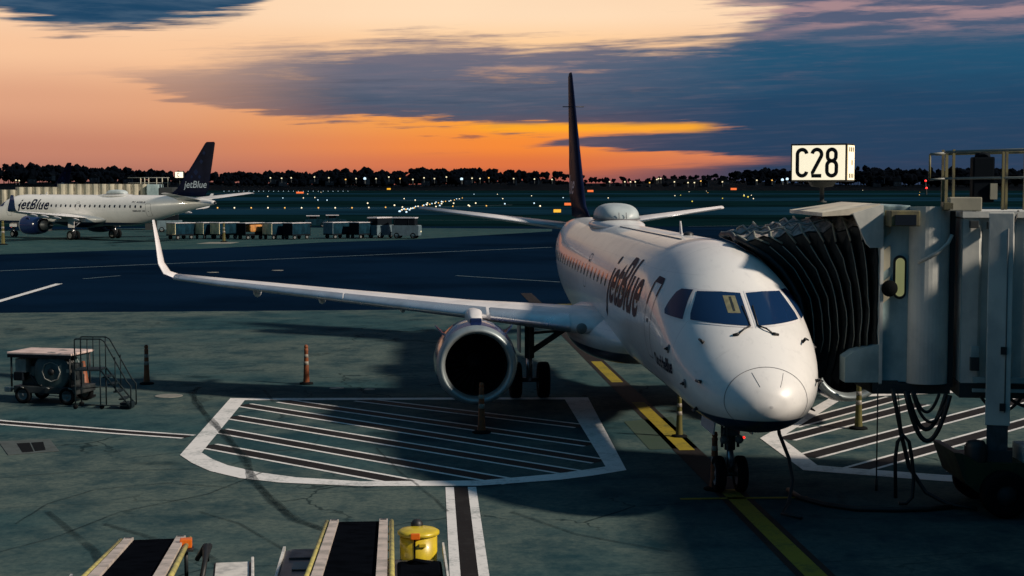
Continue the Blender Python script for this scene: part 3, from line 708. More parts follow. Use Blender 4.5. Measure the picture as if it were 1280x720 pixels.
def airfoil(n=14, t=.12):
    xs = [.5*(1-math.cos(math.pi*i/n)) for i in range(n+1)]
    th = lambda q: 5*t*(.2969*math.sqrt(q)-.126*q-.3516*q*q+.2843*q**3-.1015*q**4)
    up = [(q, th(q)+.018*math.sin(math.pi*q)) for q in xs]; lo = [(q, -th(q)*.8+.018*math.sin(math.pi*q)) for q in xs]
    return up[::-1] + lo[1:-1]
AF = airfoil()
def wing_loft(mb, stations, mt, xr=(0, 1), puff=0.0):
    """stations: (LE point, chord, thickness ratio, up vector)"""
    rings = []
    for le, ch, tr, up in stations:
        le = Vector(le); up = Vector(up).normalized(); rings.append([le + Vector((q[0]*ch, 0, 0)) + up*(q[1]*ch*tr/.12) for q in AF])
    mb.loft(rings, mt, cap=True)

def make_airliner():
    root = empty('airliner', (0, 0, 0), 'white', 'aeroplane')
    xsamp = sorted(set([0.002, .02, .05, .09, .15, .22, .3, .4, .5, .65, .8, 1.0, 1.2] + [1.35+.15*i for i in range(32)] + [6.2 + .6*i for i in range(30)] + [24 + .4*i for i in range(31)]))
    xsamp = [q for q in xsamp if q <= 36]
    NS = 96; mb = MB()
    mb.loft([[fus_point(q, 2*math.pi*k/NS) for k in range(NS)] for q in xsamp], 'airliner_paint')
    fus = mb.build('fuselage', root)
    me = fus.data; bvh = BVHTree.FromPolygons([q.co.copy() for q in me.vertices], [tuple(p.vertices) for p in me.polygons])
    def wrap(vs, fs, fn, off, mt, mb=None):
        mb = mb or MB(); P = []
        for q in vs:
            o, d = fn(*q); h = bvh.ray_cast(o, d)
            if h[0] is None: h = bvh.find_nearest(o + d*1.5)
            n = h[1]; c = Vector((h[0].x, 0, section(max(.05, h[0].x))[3]))
            if n.dot(h[0]-c) < 0: n = -n
            P.append(h[0] + n*off)
        mb.add(P, fs, mt, True); return mb
    front = lambda y, z: (Vector((-3, y, z)), Vector((1, 0, 0)))
    def side(s): return lambda x, z: (Vector((x, 4*s, z)), Vector((0, -s, 0)))
    def around(s, zref=3.3): return lambda x, sarc: (Vector((x, 0, zref)), Vector((0, s*math.cos(sarc/1.56), math.sin(sarc/1.56))))
    # windscreen: two front panes, two side panes each side
    for s in (1, -1):
        poly = [(s*.055, 3.50), (s*.40, 3.515), (s*1.03, 3.55), (s*1.00, 3.66), (s*.80, 4.05), (s*.40, 4.06), (s*.055, 4.04)]
        mb = wrap(*grid_poly([(s*.02, 3.47), (s*1.07, 3.515), (s*1.04, 3.66), (s*.83, 4.09), (s*.02, 4.075)]), front, .006, 'wing_paint'); mb.build('window_frame', root, fix=True)
        o = wrap(*grid_poly(poly), front, .013, 'cockpit_glass').build('cockpit_window', root)
        sp_ = [(2.52, 3.54), (3.35, 3.585), (3.46, 3.66), (3.42, 4.00), (3.34, 4.07), (3.02, 4.07)]
        wrap(*grid_poly([(2.43, 3.505), (3.38, 3.55), (3.52, 3.64), (3.47, 4.03), (3.37, 4.10), (2.98, 4.10)]), side(s), .006, 'wing_paint').build('window_frame', root)
        wrap(*grid_poly(sp_), side(s), .013, 'cockpit_glass').build('cockpit_window', root)
        if s == 1:
            wrap(*grid_poly([(.17, 3.70), (.39, 3.70), (.39, 3.99), (.17, 3.99)], .05), front, .016, 'patch_yellow').build('pane_patch', o)  # pale yellow patch laid on the pane, dark strip across it
            wrap(*grid_poly([(.25, 3.73), (.29, 3.73), (.29, 3.97), (.25, 3.97)], .05), front, .020, 'machine_dark').build('patch_strip', o)
        a = fus_point(1.45, math.pi/2) + Vector((0, s*.07, .02)); b = fus_point(1.30, math.pi/2) + Vector((0, s*.34, -.035))
        q = MB(); q.tube([a, (a+b)/2 + Vector((-.03, 0, .03)), b], .016, 'black_trim', 6); q.tube([b + Vector((-.02, s*-.02, .02)), b + Vector((.02, s*.08, -.01))], .03, 'black_trim', 6)
        t2 = fus_point(2.05, math.pi/2) + Vector((0, s*.10, .02)); q.tube([a, t2], .014, 'black_trim', 6); q.build('wiper', root)
    # cabin windows, both sides
    vs, fs = grid_poly(rounded(-.13, -.17, .13, .17, .11), .09)
    for s in (1, -1):
        for i in range(26):
            xx = 6.35 + i*.80
            if abs(xx - 16.3) < .2: pass
            P = wrap([(a+xx, b+.44) for a, b in vs], fs, around(s), .006, 'cabin_glass'); P.build('cabin_window', root)
    # doors: front, overwing, rear
    def door(s, x0, x1, a0, a1, r, name, thick=.035, navytop=False):
        op = rounded(x0, a0, x1, a1, r); ip = rounded(x0+thick, a0+thick, x1-thick, a1-thick, max(.02, r-thick)); n = len(op)
        mb = MB(); sub = []
        for k in range(n):
            pass
        def fine(p):
            o = []
            for k in range(len(p)):
                a, b = p[k], p[(k+1) % len(p)]; c = max(1, int(math.hypot(a[0]-b[0], a[1]-b[1])/.12))
                c = 12 if abs(a[1]-b[1]) > .4 else 6 if abs(a[0]-b[0]) > .2 else 1
                o += [(a[0]+(b[0]-a[0])*j/c, a[1]+(b[1]-a[1])*j/c) for j in range(c)]
            return o
        op, ip = fine(op), fine(ip); n = len(op)
        wrap(op+ip, [(i, (i+1) % n, n+(i+1) % n, n+i) for i in range(n)], around(s), .007, 'seam_grey', mb)
        d = mb.build(name, root)
        if navytop:
            wrap(*grid_poly([(x0-.02, a1-.16), (x0-.02, a1-.42), (x0+.07, a1-.40), (x0+.08, a1-.12), (x1-.08, a1-.12), (x1-.07, a1-.62), (x1+.02, a1-.64), (x1+.02, a1-.14), (x1-.10, a1+.03), (x0+.10, a1+.03)], .08), around(s), .011, 'letter_navy').build('door_frame', d)
        hp = [( (x0+x1)/2-.09, a0+.75), ((x0+x1)/2+.09, a0+.75), ((x0+x1)/2+.09, a0+.83), ((x0+x1)/2-.09, a0+.83)]
        wrap(*grid_poly(hp, .05), around(s), .010, 'seam_grey').build('handle', d)
    door(1, 4.35, 5.05, -.75, 1.0, .14, 'door', .028, True); door(-1, 4.2, 5.0, -.8, 1.05, .14, 'door', .028)
    for s in (1, -1):
        door(s, 16.05, 16.6, -.05, .95, .12, 'overwing_exit'); door(s, 27.0, 27.75, -.9, .85, .12, 'door')
    # lettering on both sides and on the fin
    vs, fs, w = text2d('jetBlue', 1.62, 1.05, .28, .020)
    for s in (1, -1):
        k = 5.5/w; x0 = 11.55 if s == 1 else 6.05
        wrap([(x0 - s*a*k, b*1.12 - .02) for a, b in vs], fs, around(s), .010, 'letter_navy').build('title_lettering', root)
    vs, fs, w = text2d('Out of theBlue', .36, 1.0, .12, .010)
    wrap([(4.05 - a*1.75/w, b*1.0 - .80) for a, b in vs], fs, around(1), .010, 'letter_navy').build('name_lettering', root)
    vs, fs, w = text2d('EMBRAER 190', .30, 1.0, 0, .006)
    wrap([(25.15 + a*1.75/w, b*.9 - .16) for a, b in vs], fs, around(-1), .010, 'letter_navy').build('type_lettering', root)
    vs, fs, w = text2d('PC A28LB', .34, 1.0, .1, .004)
    wrap([(24.9 + a*2.0/w, b*.9 + .86) for a, b in vs], fs, around(-1), .010, 'letter_navy').build('registration_lettering', root)
    # radome seam, lightning strips, probes
    def loop(x_of, name):
        n = 72; vs2 = []
        for j in range(n+1):
            a = 2*math.pi*j/n; vs2 += [fus_point(x_of(a), a, .006), fus_point(x_of(a)+.011, a, .006)]
        mb = MB(); mb.add(vs2, [(2*j, 2*j+1, 2*j+3, 2*j+2) for j in range(n)], 'seam_grey', True); mb.build(name, root)
    loop(lambda a: .44 + .04*math.sin(a), 'radome_seam')
    for g in (1.2, 2.0):
        q = MB(); q.tube([fus_point(.16 + .26*k/6, g, .001) for k in range(7)], .005, 'seam_grey', 5); q.build('lightning_strip', root)
    for s in (1, -1):
        for (xx, aa, kind) in ((1.55, .72, 'p'), (1.05, .20, 'p'), (1.65, -.1, 'v'), (1.5, -.55, 'p'), (2.6, .12, 'v')):
            a = aa if s == 1 else math.pi-aa; p = fus_point(xx, a, .0); n = Vector((0, math.cos(a), math.sin(a)))
            q = MB()
            if kind == 'p':
                q.tube([p, p+n*.09], .035, 'black_trim', 8, r2=.022); q.tube([p+n*.085 + Vector((.05, 0, 0)), p+n*.085 + Vector((-.20, 0, 0))], .026, 'black_trim', 8, r2=.014)
            else:
                q.tube([p-n*.01, p+n*.012], .085, 'seam_grey', 14); q.tube([p, p+n*.05], .035, 'black_trim', 8); q.tube([p+n*.05, p+n*.05+Vector((.14, 0, -.02))], .02, 'black_trim', 6)
            q.build('probe', root)
    for (xx, h) in ((9.2, .30),):
        q = MB(); z0 = section(xx)[0]
        q.prism([(xx, -.012, z0-.02), (xx+.30, -.012, z0-.02), (xx+.34, -.012, z0+h), (xx+.22, -.012, z0+h)], (0, .024, 0), 'wing_paint'); q.build('antenna', root)
    q = MB(); z0 = section(8.4)[0]; q.lathe([(z0-.02, .12), (z0+.05, .11), (z0+.08, .05), (z0+.085, .001)], 'black_trim', 16, c=(8.4, .0, 0)); q.build('beacon_light', root)
    # satellite dome on its fairing
    q = MB(); rings = []
    for j in range(17):
        t = j/16; e = max(.02, math.sin(math.pi*t))**.6; xx = 17.6 + 7.0*t
        rings.append([Vector((xx, .80*e*math.cos(a), 4.80 + .285*e*max(0, math.sin(a))**.6 - .05*max(0, -math.sin(a)))) for a in [2*math.pi*k/32 for k in range(32)]])
    q.loft(rings, 'airliner_paint'); q.build('dome_fairing', root)
    sg = lambda v_, p_: math.copysign(abs(v_)**p_, v_)
    q = MB(); rings = []
    for j in range(15):
        t = j/14; e = max(.01, 1 - abs(2*t-1)**3.2)**.45; xx = 19.7 + 2.9*t
        rings.append([Vector((xx, .645*(.55+.45*e)*e**.3*sg(math.cos(a), .75), 5.06 + .47*e*max(0, math.sin(a))**.75)) for a in [2*math.pi*k/36 for k in range(36)]])
    q.loft(rings, 'dome_grey'); q.build('satellite_dome', root)
    q = MB(); q.tube([(21.1 + 1.52*sg(math.cos(a), .8), .68*sg(math.sin(a), .8), 5.055) for a in [2*math.pi*k/48 for k in range(48)]], .022, 'seam_grey', 5, closed=True); q.build('dome_rim', root)
    for y in (-.12, .10):
        q = MB(); q.tube([(19.64, y, 5.08), (19.70, y, 5.26)], .012, 'seam_grey', 5); q.build('drain_strip', root)
    q = MB(); q.tube([fus_point(7.2 + .6*k, R(76), .004) for k in range(18)], .016, 'seam_grey', 5); q.build('roof_strip', root)
    # belly fairing
    q = MB(); rings = []
    for j in range(25):
        t = j/24; xx = 10.2 + 10.8*t; e = math.sin(math.pi*t)**.5 if 0 < t < 1 else .001
        tp = 2.95; bt = 1.62 - .36*e; w = 1.46 + .62*e; zc = 2.25
        rings.append([Vector((xx, (1.2 + (w-1.2)*1)*math.copysign(abs(math.cos(a))**.75, math.cos(a))*(.6+.4*e), zc + ((tp-zc) if math.sin(a) > 0 else (zc-bt))*math.copysign(abs(math.sin(a))**.9, math.sin(a))*e)) for a in [2*math.pi*k/40 for k in range(40)]])
    q.loft(rings, 'airliner_paint'); q.build('belly_fairing', root)
    # wings
    for s in (1, -1):
        st = []
        def W(y, x, z, ch, tr=.12, up=(0, 0, 1)): return ((x, s*y, z), ch, tr, up)
        A = lambda y: 12.55 + (y-1.9)*.625; Z = lambda y: 2.42 + (y-1.9)*.077
        stn = [W(1.0, A(1.0)-.1, 2.36, 6.2, .12), W(1.9, A(1.9), Z(1.9), 5.6, .12), W(4.7, A(4.7), Z(4.7), 3.9, .12), W(8.5, A(8.5), Z(8.5), 2.85, .115), W(12.2, A(12.2), Z(12.2), 2.0, .11), W(13.4, A(13.4), Z(13.4)+.02, 1.65, .10)]
        q = MB(); wing_loft(q, stn, 'wing_paint'); wg = q.build('wing', root)
        q = MB()
        wing_loft(q, [W(13.4, A(13.4), Z(13.4)+.02, 1.65, .10), W(13.72, A(13.4)+.28, Z(13.4)+.12, 1.40, .10, (0, -s*.4, 1)), W(13.93, A(13.4)+.60, Z(13.4)+.42, 1.15, .10, (0, -s*1, .35)), W(14.06, A(13.4)+1.0, Z(13.4)+1.0, .85, .10, (0, -s, .1)), W(14.24, A(13.4)+1.52, Z(13.4)+1.72, .42, .09, (0, -s, .08))], 'wing_paint')
        wl = q.build('winglet', wg); wl.data.materials.append(MATS['navy_paint'])
        for f in wl.data.polygons:
            if f.normal.y*s > .25: f.material_index = 1
        # slats: a bright skin over the nose of the wing, in three lengths
        for y0, y1 in ((2.25, 4.25), (4.35, 8.2), (8.25, 13.2)):
            q = MB(); rings = []
            for k in range(5):
                y = y0 + (y1-y0)*k/4
                for (a, b) in zip(stn[1:], stn[2:]):
                    if a[0][1]*s <= y+1e-6 <= b[0][1]*s + 1e-3: break
                t = (y - a[0][1]*s)/(b[0][1]*s - a[0][1]*s); le = Vector(a[0]).lerp(Vector(b[0]), t); ch = a[1]+(b[1]-a[1])*t; tr = a[2]+(b[2]-a[2])*t
                sel = [p for p in AF if p[0] <= .16]; ux = [p for p in AF[:15] if p[0] <= .155]; lo_ = [p for p in AF[15:] if p[0] <= .07]
                rings.append([le + Vector((p[0]*ch*1.0 - .012, 0, p[1]*ch*tr/.12*1.04 + (.008 if p[1] > 0 else -.006))) for p in ux+lo_])
            q.loft(rings, 'slat_metal', closed=False, cap=False); q.build('slat', wg)
        for yy, ln in ((3.3, 1.4), (6.6, 1.5), (9.0, 1.3), (11.0, 1.1)):
            q = MB(); rings = []; xx = A(yy) + (3.2 if yy < 4 else 2.0 - (yy-6.6)*.12); zz = Z(yy) - .20
            for k in range(9):
                t = k/8; e = math.sin(math.pi*min(.98, max(.02, t)))**.6
                rings.append([Vector((xx + ln*1.5*t, s*yy + .11*e*math.cos(a), zz + .17*e*math.sin(a) - .1*t)) for a in [2*math.pi*i/12 for i in range(12)]])
            q.loft(rings, 'wing_paint'); q.build('flap_fairing', wg)
        # engine
        ey, ez, ex = s*4.716, 1.613, 11.45
        q = MB()
        q.lathe([(ex+.28, 1.0), (ex+.6, 1.045), (ex+1.4, 1.06), (ex+2.3, .99), (ex+3.1, .84), (ex+3.1, .66), (ex+2.2, .70)], 'navy_paint', 56, 'X', (0, ey, ez))
        en = q.build('engine', root)
        q = MB(); q.lathe([(ex+.28, 1.0), (ex+.13, .975), (ex+.04, .935), (ex, .885), (ex+.02, .84), (ex+.09, .805), (ex+.22, .785), (ex+.34, .78)], 'intake_metal', 56, 'X', (0, ey, ez)); q.build('intake_lip', en)
        q = MB(); q.lathe([(ex+.34, .78), (ex+1.0, .76), (ex+1.02, .001)], 'shadow_void', 40, 'X', (0, ey, ez)); q.build('intake_duct', en)
        q = MB()
        q.lathe([(ex+.62, .001), (ex+.72, .11), (ex+.95, .26)], 'fan_dark', 24, 'X', (0, ey, ez))
        for k in range(24):
            a = 2*math.pi*k/24; b = a + .16; c = Vector((0, ey, ez))
            P = [c + Vector((ex+.86, .24*math.cos(a), .24*math.sin(a))), c + Vector((ex+.98, .24*math.cos(a+.2), .24*math.sin(a+.2))), c + Vector((ex+.98, .75*math.cos(b+.12), .75*math.sin(b+.12))), c + Vector((ex+.84, .75*math.cos(b-.06), .75*math.sin(b-.06)))]
            q.add(P, [(0, 1, 2, 3)], 'fan_dark')
        q.build('fan', en)
        q = MB(); q.lathe([(ex+2.4, .64), (ex+3.3, .56), (ex+4.2, .40), (ex+4.2, .28), (ex+3.6, .30), (ex+4.75, .02)], 'gear_metal', 32, 'X', (0, ey, ez)); q.build('exhaust', en)
        for t in (1, -1):
            q = MB(); a = math.pi/2 + t*.85; b = Vector((0, math.cos(a), math.sin(a))); p = Vector((ex+1.0, ey, ez))
            q.prism([p + b*1.03, p + b*1.03 + Vector((.75, 0, 0)), p + b*1.33 + Vector((.72, 0, 0)), p + b*1.28 + Vector((.45, 0, 0))], b.cross(Vector((1, 0, 0)))*.03, 'navy_paint'); q.build('strake', en)
        # pylon
        q = MB(); rings = []
        for (xx, zb, zt, w) in ((ex+.62, ez+1.02, ez+1.10, .10), (ex+.85, ez+.98, ez+1.22, .17), (ex+1.5, ez+.9, ez+1.32, .20), (ex+2.6, ez+.7, ez+1.25, .21), (ex+4.0, ez+.7, ez+1.12, .18), (ex+5.2, ez+.85, ez+1.0, .06)):
            rings.append([Vector((xx, ey + w*math.cos(a), (zb+zt)/2 + (zt-zb)/2*math.copysign(abs(math.sin(a))**.5, math.sin(a)))) for a in [2*math.pi*i/20 for i in range(20)]])
        q.loft(rings, 'wing_paint'); q.build('pylon', en)
        q = MB(); q.box((ex+.66, ey, ez+1.06), (.12, .30, .17), 'navy_paint', bev=.03); q.build('scoop', en)
        # tailplane
        q = MB(); wing_loft(q, [W(.3, 31.0, 4.45, 3.3, .10), W(6.08, 34.5, 5.17, 1.45, .09)], 'wing_paint'); q.build('tailplane', root)
        q = MB(); wing_loft(q, [W(.9, 31.36-.03, 4.525, .42, .16), W(5.95, 34.42-.03, 5.155, .30, .14)], 'slat_metal'); q.build('tailplane_edge', root)
        # wing root landing light
        q = MB(); q.lathe([(12.18, .001), (12.2, .10), (12.3, .14)], 'rim', 16, 'X', (0, s*2.02, 2.46)); q.build('landing_light', root)
        # main gear
        gx, gy = 17.38, s*2.97
        q = MB(); q.bar((gx, gy, 2.3), (gx, gy, 1.15), .14, 'gear_metal', 12); q.bar((gx, gy, 1.3), (gx, gy, .5), .09, 'slat_metal', 12); q.bar((gx, gy-.46, .52), (gx, gy+.46, .52), .07, 'gear_metal', 10)
        q.bar((gx, gy - s*.08, 1.35), (gx, gy - s*1.35, 2.2), .085, 'gear_metal', 8); q.bar((gx+.05, gy, 1.85), (gx+.05, gy-s*1.0, 1.93), .045, 'gear_metal', 6); q.bar((gx+.22, gy, 1.1), (gx+.34, gy, .8), .05, 'gear_metal', 6); q.bar((gx+.34, gy, .8), (gx+.05, gy, .55), .05, 'gear_metal', 6)
        q.tube([(gx-.16, gy, 2.2), (gx-.18, gy+.03, 1.5), (gx-.16, gy, .9), (gx-.08, gy, .6)], .018, 'rim', 5)
        lg = q.build('main_gear', root)
        for w in (-1, 1): wheel(lg, (gx, gy + w*.40, .52), .52, .34)
        q = MB(); q.box((gx, gy + s*.30, 1.75), (1.0, .05, .8), 'wing_paint', bev=.015); q.build('gear_door', lg)
    # fin and rudder
    def F_(x, z, ch, tr=.10): return ((x, 0, z), ch, tr, (0, 1, 0))
    q = MB(); wing_loft(q, [F_(28.0, 4.86, 6.6, .035), F_(29.9, 5.3, 5.0, .07), F_(30.6, 5.75, 4.55, .095), F_(33.0, 8.4, 2.75, .095), F_(34.72, 10.40, 1.45, .09), F_(34.95, 10.55, 1.1, .06)], 'fin_paint'); fin = q.build('fin', root)
    fin_bvh = BVHTree.FromPolygons([w.co.copy() for w in fin.data.vertices], [tuple(p.vertices) for p in fin.data.polygons])
    def on_fin(vs, fs, s, mt, off=.008):
        P = []
        for (x, z) in vs:
            h = fin_bvh.ray_cast(Vector((x, s*3, z)), Vector((0, -s, 0)))
            P.append((h[0] if h[0] is not None else Vector((x, s*.1, z))) + Vector((0, s*off, 0)))
        mb = MB(); mb.add(P, fs, mt, True); return mb
    vs, fs, w = text2d('jetBlue', 1.05, 1.0, .22, .006, .25)
    for s in (1, -1):
        on_fin([((31.6 + a*3.3/w) if s == -1 else (34.9 - a*3.3/w), 5.75 + b*1.0) for a, b in vs], fs, s, 'letter_pale').build('fin_lettering', fin)
        for (sx, sz, ss) in ((33.4, 7.4, .7), (34.2, 8.5, .55), (33.9, 6.9, .45), (34.6, 9.4, .5), (32.8, 6.9, .4)):
            on_fin(*grid_poly([(sx-ss*.5, sz), (sx, sz-ss*.5), (sx+ss*.5, sz), (sx, sz+ss*.5)], .3), s, 'fin_square').build('fin_square', fin)
    q = MB(); q.bar((34.2, -.42, 9.15), (34.2, .42, 9.15), .02, 'black_trim', 6); q.build('fin_antenna', fin)
    q = MB(); q.lathe([(35.7, .19), (36.15, .13), (36.18, .09), (35.9, .08)], 'gear_metal', 20, 'X', (0, 0, 4.19)); q.build('tail_exhaust', root)
    # nose gear
    gx = 3.55; q = MB()
    q.bar((gx-.05, 0, 1.75), (gx, 0, .85), .11, 'gear_metal', 12); q.bar((gx, 0, .95), (gx, 0, .36), .065, 'slat_metal', 12); q.bar((gx, -.24, .36), (gx, .24, .36), .05, 'gear_metal', 8)
    q.bar((gx, 0, 1.05), (gx+1.1, 0, 1.75), .05, 'gear_metal', 8); q.bar((gx-.16, 0, .85), (gx-.30, 0, .62), .04, 'gear_metal', 6); q.bar((gx-.30, 0, .62), (gx-.05, 0, .42), .04, 'gear_metal', 6); q.box((gx-.10, 0, 1.22), (.14, .34, .16), 'gear_metal', bev=.02)
    q.tube([(gx-.14, .09, 1.6), (gx-.2, .1, 1.2), (gx-.16, .08, .8), (gx-.06, .06, .5)], .014, 'rim', 5); q.bar((gx-.02, -.16, 1.55), (gx-.02, -.16, .9), .03, 'gear_metal', 6); q.bar((gx-.02, .16, 1.55), (gx-.02, .16, .9), .03, 'gear_metal', 6)
    lg = q.build('nose_gear', root)
    for w in (-1, 1): wheel(lg, (gx, w*.22, .36), .36, .21)
    for s in (1, -1):
        q = MB(); q.box((gx+.35, s*.36, 1.42), (1.3, .03, .46), 'wing_paint', M=Matrix.Rotation(s*.12, 3, 'X')); q.build('gear_door', lg)
        q = MB(); q.lathe([(-.05, .001), (-.045, .07), (.02, .09), (.05, .05)], 'rim', 16, 'X', (gx-.2, s*.15, 1.08)); q.build('taxi_light', lg)
    q = MB(); q.lathe([(-.02, .001), (-.015, .02), (.02, .025), (.03, .01)], 'glow_red', 12, 'X', (gx-.22, -.24, 1.12)); q.build('red_lamp', lg)
    return root
def wheel(par, c, r, w, axis='Y'):
    q = MB(); h = w/2
    q.lathe([(-h*.75, r*.60), (-h*.95, r*.68), (-h, r*.84), (-h*.8, r*.965), (-h*.4, r), (h*.4, r), (h*.8, r*.965), (h, r*.84), (h*.95, r*.68), (h*.75, r*.60)], 'tyre', 28, axis, c)
    t = q.build('wheel', par)
    q = MB(); q.lathe([(-h*.72, .001), (-h*.72, r*.16), (-h*.45, r*.22), (-h*.45, r*.50), (-h*.80, r*.62), (h*.80, r*.62), (h*.45, r*.50), (h*.45, r*.22), (h*.72, r*.16), (h*.72, .001)], 'rim', 24, axis, c); q.build('rim', t) if par.parent is None else None
    if par.parent is not None:                       # deeper than a sub-part is not wanted: keep the rim in the same mesh
        me = t.data; bpy.data.objects.remove(t); q2 = MB()
        q2.lathe([(-h*.75, r*.60), (-h*.95, r*.68), (-h, r*.84), (-h*.8, r*.965), (-h*.4, r), (h*.4, r), (h*.8, r*.965), (h, r*.84), (h*.95, r*.68), (h*.75, r*.60)], 'tyre', 28, axis, c)
        q2.lathe([(-h*.72, .001), (-h*.72, r*.16), (-h*.45, r*.22), (-h*.45, r*.50), (-h*.80, r*.62)], 'rim', 24, axis, c)
        q2.lathe([(h*.72, .001), (h*.72, r*.16), (h*.45, r*.22), (h*.45, r*.50), (h*.80, r*.62)], 'rim', 24, axis, c)
        q2.build('wheel', par)

plane = make_airliner()
jet2 = dup(plane, (-61.0, 182.5, 0), R(-34), 'white airliner with dark blue fin parked side-on at far gate')
jet3 = dup(plane, (-120, 337.5, 0), R(-34), 'airliner behind the cream corrugated bridge, only its dark striped fin showing')
plane.location = NOSE; plane.rotation_euler = (0, 0, R(90)+TH)
plane['label'] = 'large white airliner facing us, docked at the boarding bridge beneath the lit gate sign'

# ------------------------------------------------------------------ boarding bridge
BR = Vector((8.2, 30.4, 0))
bridge = empty('boarding_bridge', BR, 'grey boarding bridge with black pleated canopy docked to the airliner nose at right', 'boarding bridge')
BM = Matrix.Translation(-BR)
def bp(mb, name, par=None): return mb.build(name, bridge if par is None else par, M=BM)
# pleated canopy between the cab and the aeroplane's side
def pw(x, ang, off): return PL(*fus_point(x, ang, off))
def hoop_front():
    P = []
    for k in range(7): P.append(pw(3.9 - .0*k, math.pi + R(62 - 0) - R(62+14)*(k/6)*1.0, .10) if False else pw(3.85 + .02*k, math.pi + R(40 - 52*k/6), .10))
    for k in range(1, 7): P.append(pw(3.95 + .12*k, math.pi - R(12 + 66*k/6), .13 + .03*k/6))
    for k in range(1, 7): P.append(pw(4.67 + (6.4-4.67)*k/6, math.pi - R(78 - 4*math.sin(math.pi*k/6)), .17))
    for k in range(1, 9): P.append(pw(6.4, math.pi - R(78 - 118*k/8), .12))
    return P
def hoop_cab():
    P = []; X0 = 7.02; y0, y1, zb, zt = 29.75, 33.0, 2.30, 5.50
    for k in range(7): P.append(Vector((X0, y0, zb + (zt-.35-zb)*k/12)))
    for k in range(1, 7): P.append(Vector((X0, y0 + .18*max(0, k-4)/2, zb + (zt-.35-zb)*(k+6)/12 + .17*max(0, k-4)/2)))
    for k in range(1, 7): P.append(Vector((X0, y0+.2 + (y1-y0-.4)*k/6, zt + .02)))
    for k in range(1, 9): P.append(Vector((X0, y1, zt - (zt-zb)*k/8)))
    return P
HF, HC = hoop_front(), hoop_cab(); nh = len(HF); NP = 19
rings = []
ctr = lambda ring: sum(ring, Vector())/len(ring)
for j in range(NP):
    t = j/(NP-1); tt = t**.9
    ringp = []
    for i in range(nh):
        p = HF[i].lerp(HC[i], tt)
        sag = math.sin(math.pi*t)
        ringp.append(p)
    c = ctr(ringp)
    amp = (.0 if j % 2 == 0 else -.24)*(1 - .25*(j in (0, NP-1)))
    for i in range(nh):
        d = Vector((0, ringp[i].y-c.y, ringp[i].z-c.z)).normalized()
        topk = 12 <= i <= 18
        ringp[i] = ringp[i] + d*(amp*(.22 if topk else 1) + random.uniform(-.022, .022)) + Vector((random.uniform(-.02, .02), 0, (.05*math.sin(i*1.7+j*2.1) if topk else 0)))
    rings.append(ringp)
q = MB(); q.loft(rings, 'canopy_fabric', closed=False, cap=False, smooth=False)
o = bp(q, 'canopy')
o.modifiers.new('thick', 'SOLIDIFY').thickness = .03
# paler top skin with battens, and highlights along the folds laid on as pale tubes
q = MB()
for j in range(0, NP-1, 1):
    a = [p + Vector((0, 0, .03)) for p in rings[j][12:19]]; b = [p + Vector((0, 0, .03)) for p in rings[j+1][12:19]]
    q.loft([a, b], 'canopy_top', closed=False, cap=False, smooth=False)
tp_ = bp(q, 'canopy_top', o)
q = MB()
for j in range(0, NP, 2):
    q.tube([p + Vector((0, 0, .05)) for p in rings[j][11:20]], .022, 'rib_and_highlight', 5)
for k in (13, 16): q.tube([rings[j][k] + Vector((0, 0, .07)) for j in range(0, 15)], .018, 'rail_grey', 5)
bp(q, 'batten', o)
for j in range(2, NP-1, 2):
    q = MB(); q.tube([p + Vector((0, -.012, 0)) for p in rings[j][3:12]], .011, 'rib_and_highlight', 5); bp(q, 'fold_highlight', o)
q = MB(); q.tube(rings[0], .06, 'black_trim', 8)
bp(q, 'bumper', o)
q = MB(); q.tube([p + Vector((0, -.03, .02)) for p in rings[0][7:12]], .014, 'rail_yellow', 5); bp(q, 'edge_strip', o)
# hood over the canopy
q = MB()
hx0, hx1 = 5.95, 7.06
q.prism([(hx0, 29.62, 5.50), (hx0, 33.2, 5.50), (hx0+.05, 33.2, 5.60), (hx1, 33.2, 5.80), (hx1, 29.62, 5.80), (hx0+.05, 29.62, 5.60)], (0, 0, 0.001), 'bridge_cream') if False else None
q.hexa([(hx0, 29.7, 5.50), (hx1, 29.7, 5.55), (hx1, 33.2, 5.55), (hx0, 33.2, 5.50), (hx0, 29.7, 5.57), (hx1, 29.7, 5.74), (hx1, 33.2, 5.74), (hx0, 33.2, 5.57)], 'hood_paint')
q.prism([(6.52, 29.60, 5.56), (7.06, 29.60, 5.72), (7.10, 29.60, 5.72), (7.10, 29.60, 4.90), (6.86, 29.60, 4.90), (6.78, 29.60, 4.98)], (0, .09, 0), 'bridge_paint')
bp(q, 'hood')
# cab: rounded shell of upright panels
q = MB(); q.box((7.36, 31.4, 4.00), (.60, 3.3, 3.42), 'bridge_teal', bev=.03); bp(q, 'cab_wall')
q = MB(); q.box((7.10, 29.70, 3.75), (.06, .10, 3.0), 'bridge_paint'); bp(q, 'cab_frame')
q = MB()                                            # curved corner of the cab
n = 14; pr = []
for k in range(n+1):
    a = R(-165 + 150*k/n); pr.append((8.02 + .40*math.cos(a), 29.80 + .34*math.sin(a)))
pr += [(8.42, 33.0), (7.60, 33.0)]
q.add([(x, y, 2.28) for x, y in pr] + [(x, y, 5.62 + (.07 if x < 8.2 else 0)) for x, y in pr], [tuple(range(len(pr)))[::-1], tuple(range(len(pr), 2*len(pr)))] + [(i, (i+1) % len(pr), len(pr)+(i+1) % len(pr), len(pr)+i) for i in range(len(pr))], 'bridge_paint')
bp(q, 'cab_corner')
q = MB(); q.box((7.63, 31.4, 3.95), (.10, 3.0, 3.4), 'bridge_dark'); bp(q, 'gap_seal')
q = MB(); q.box((8.46, 31.3, 3.9), (.10, 3.2, 3.4), 'bridge_dark'); bp(q, 'gap_seal')
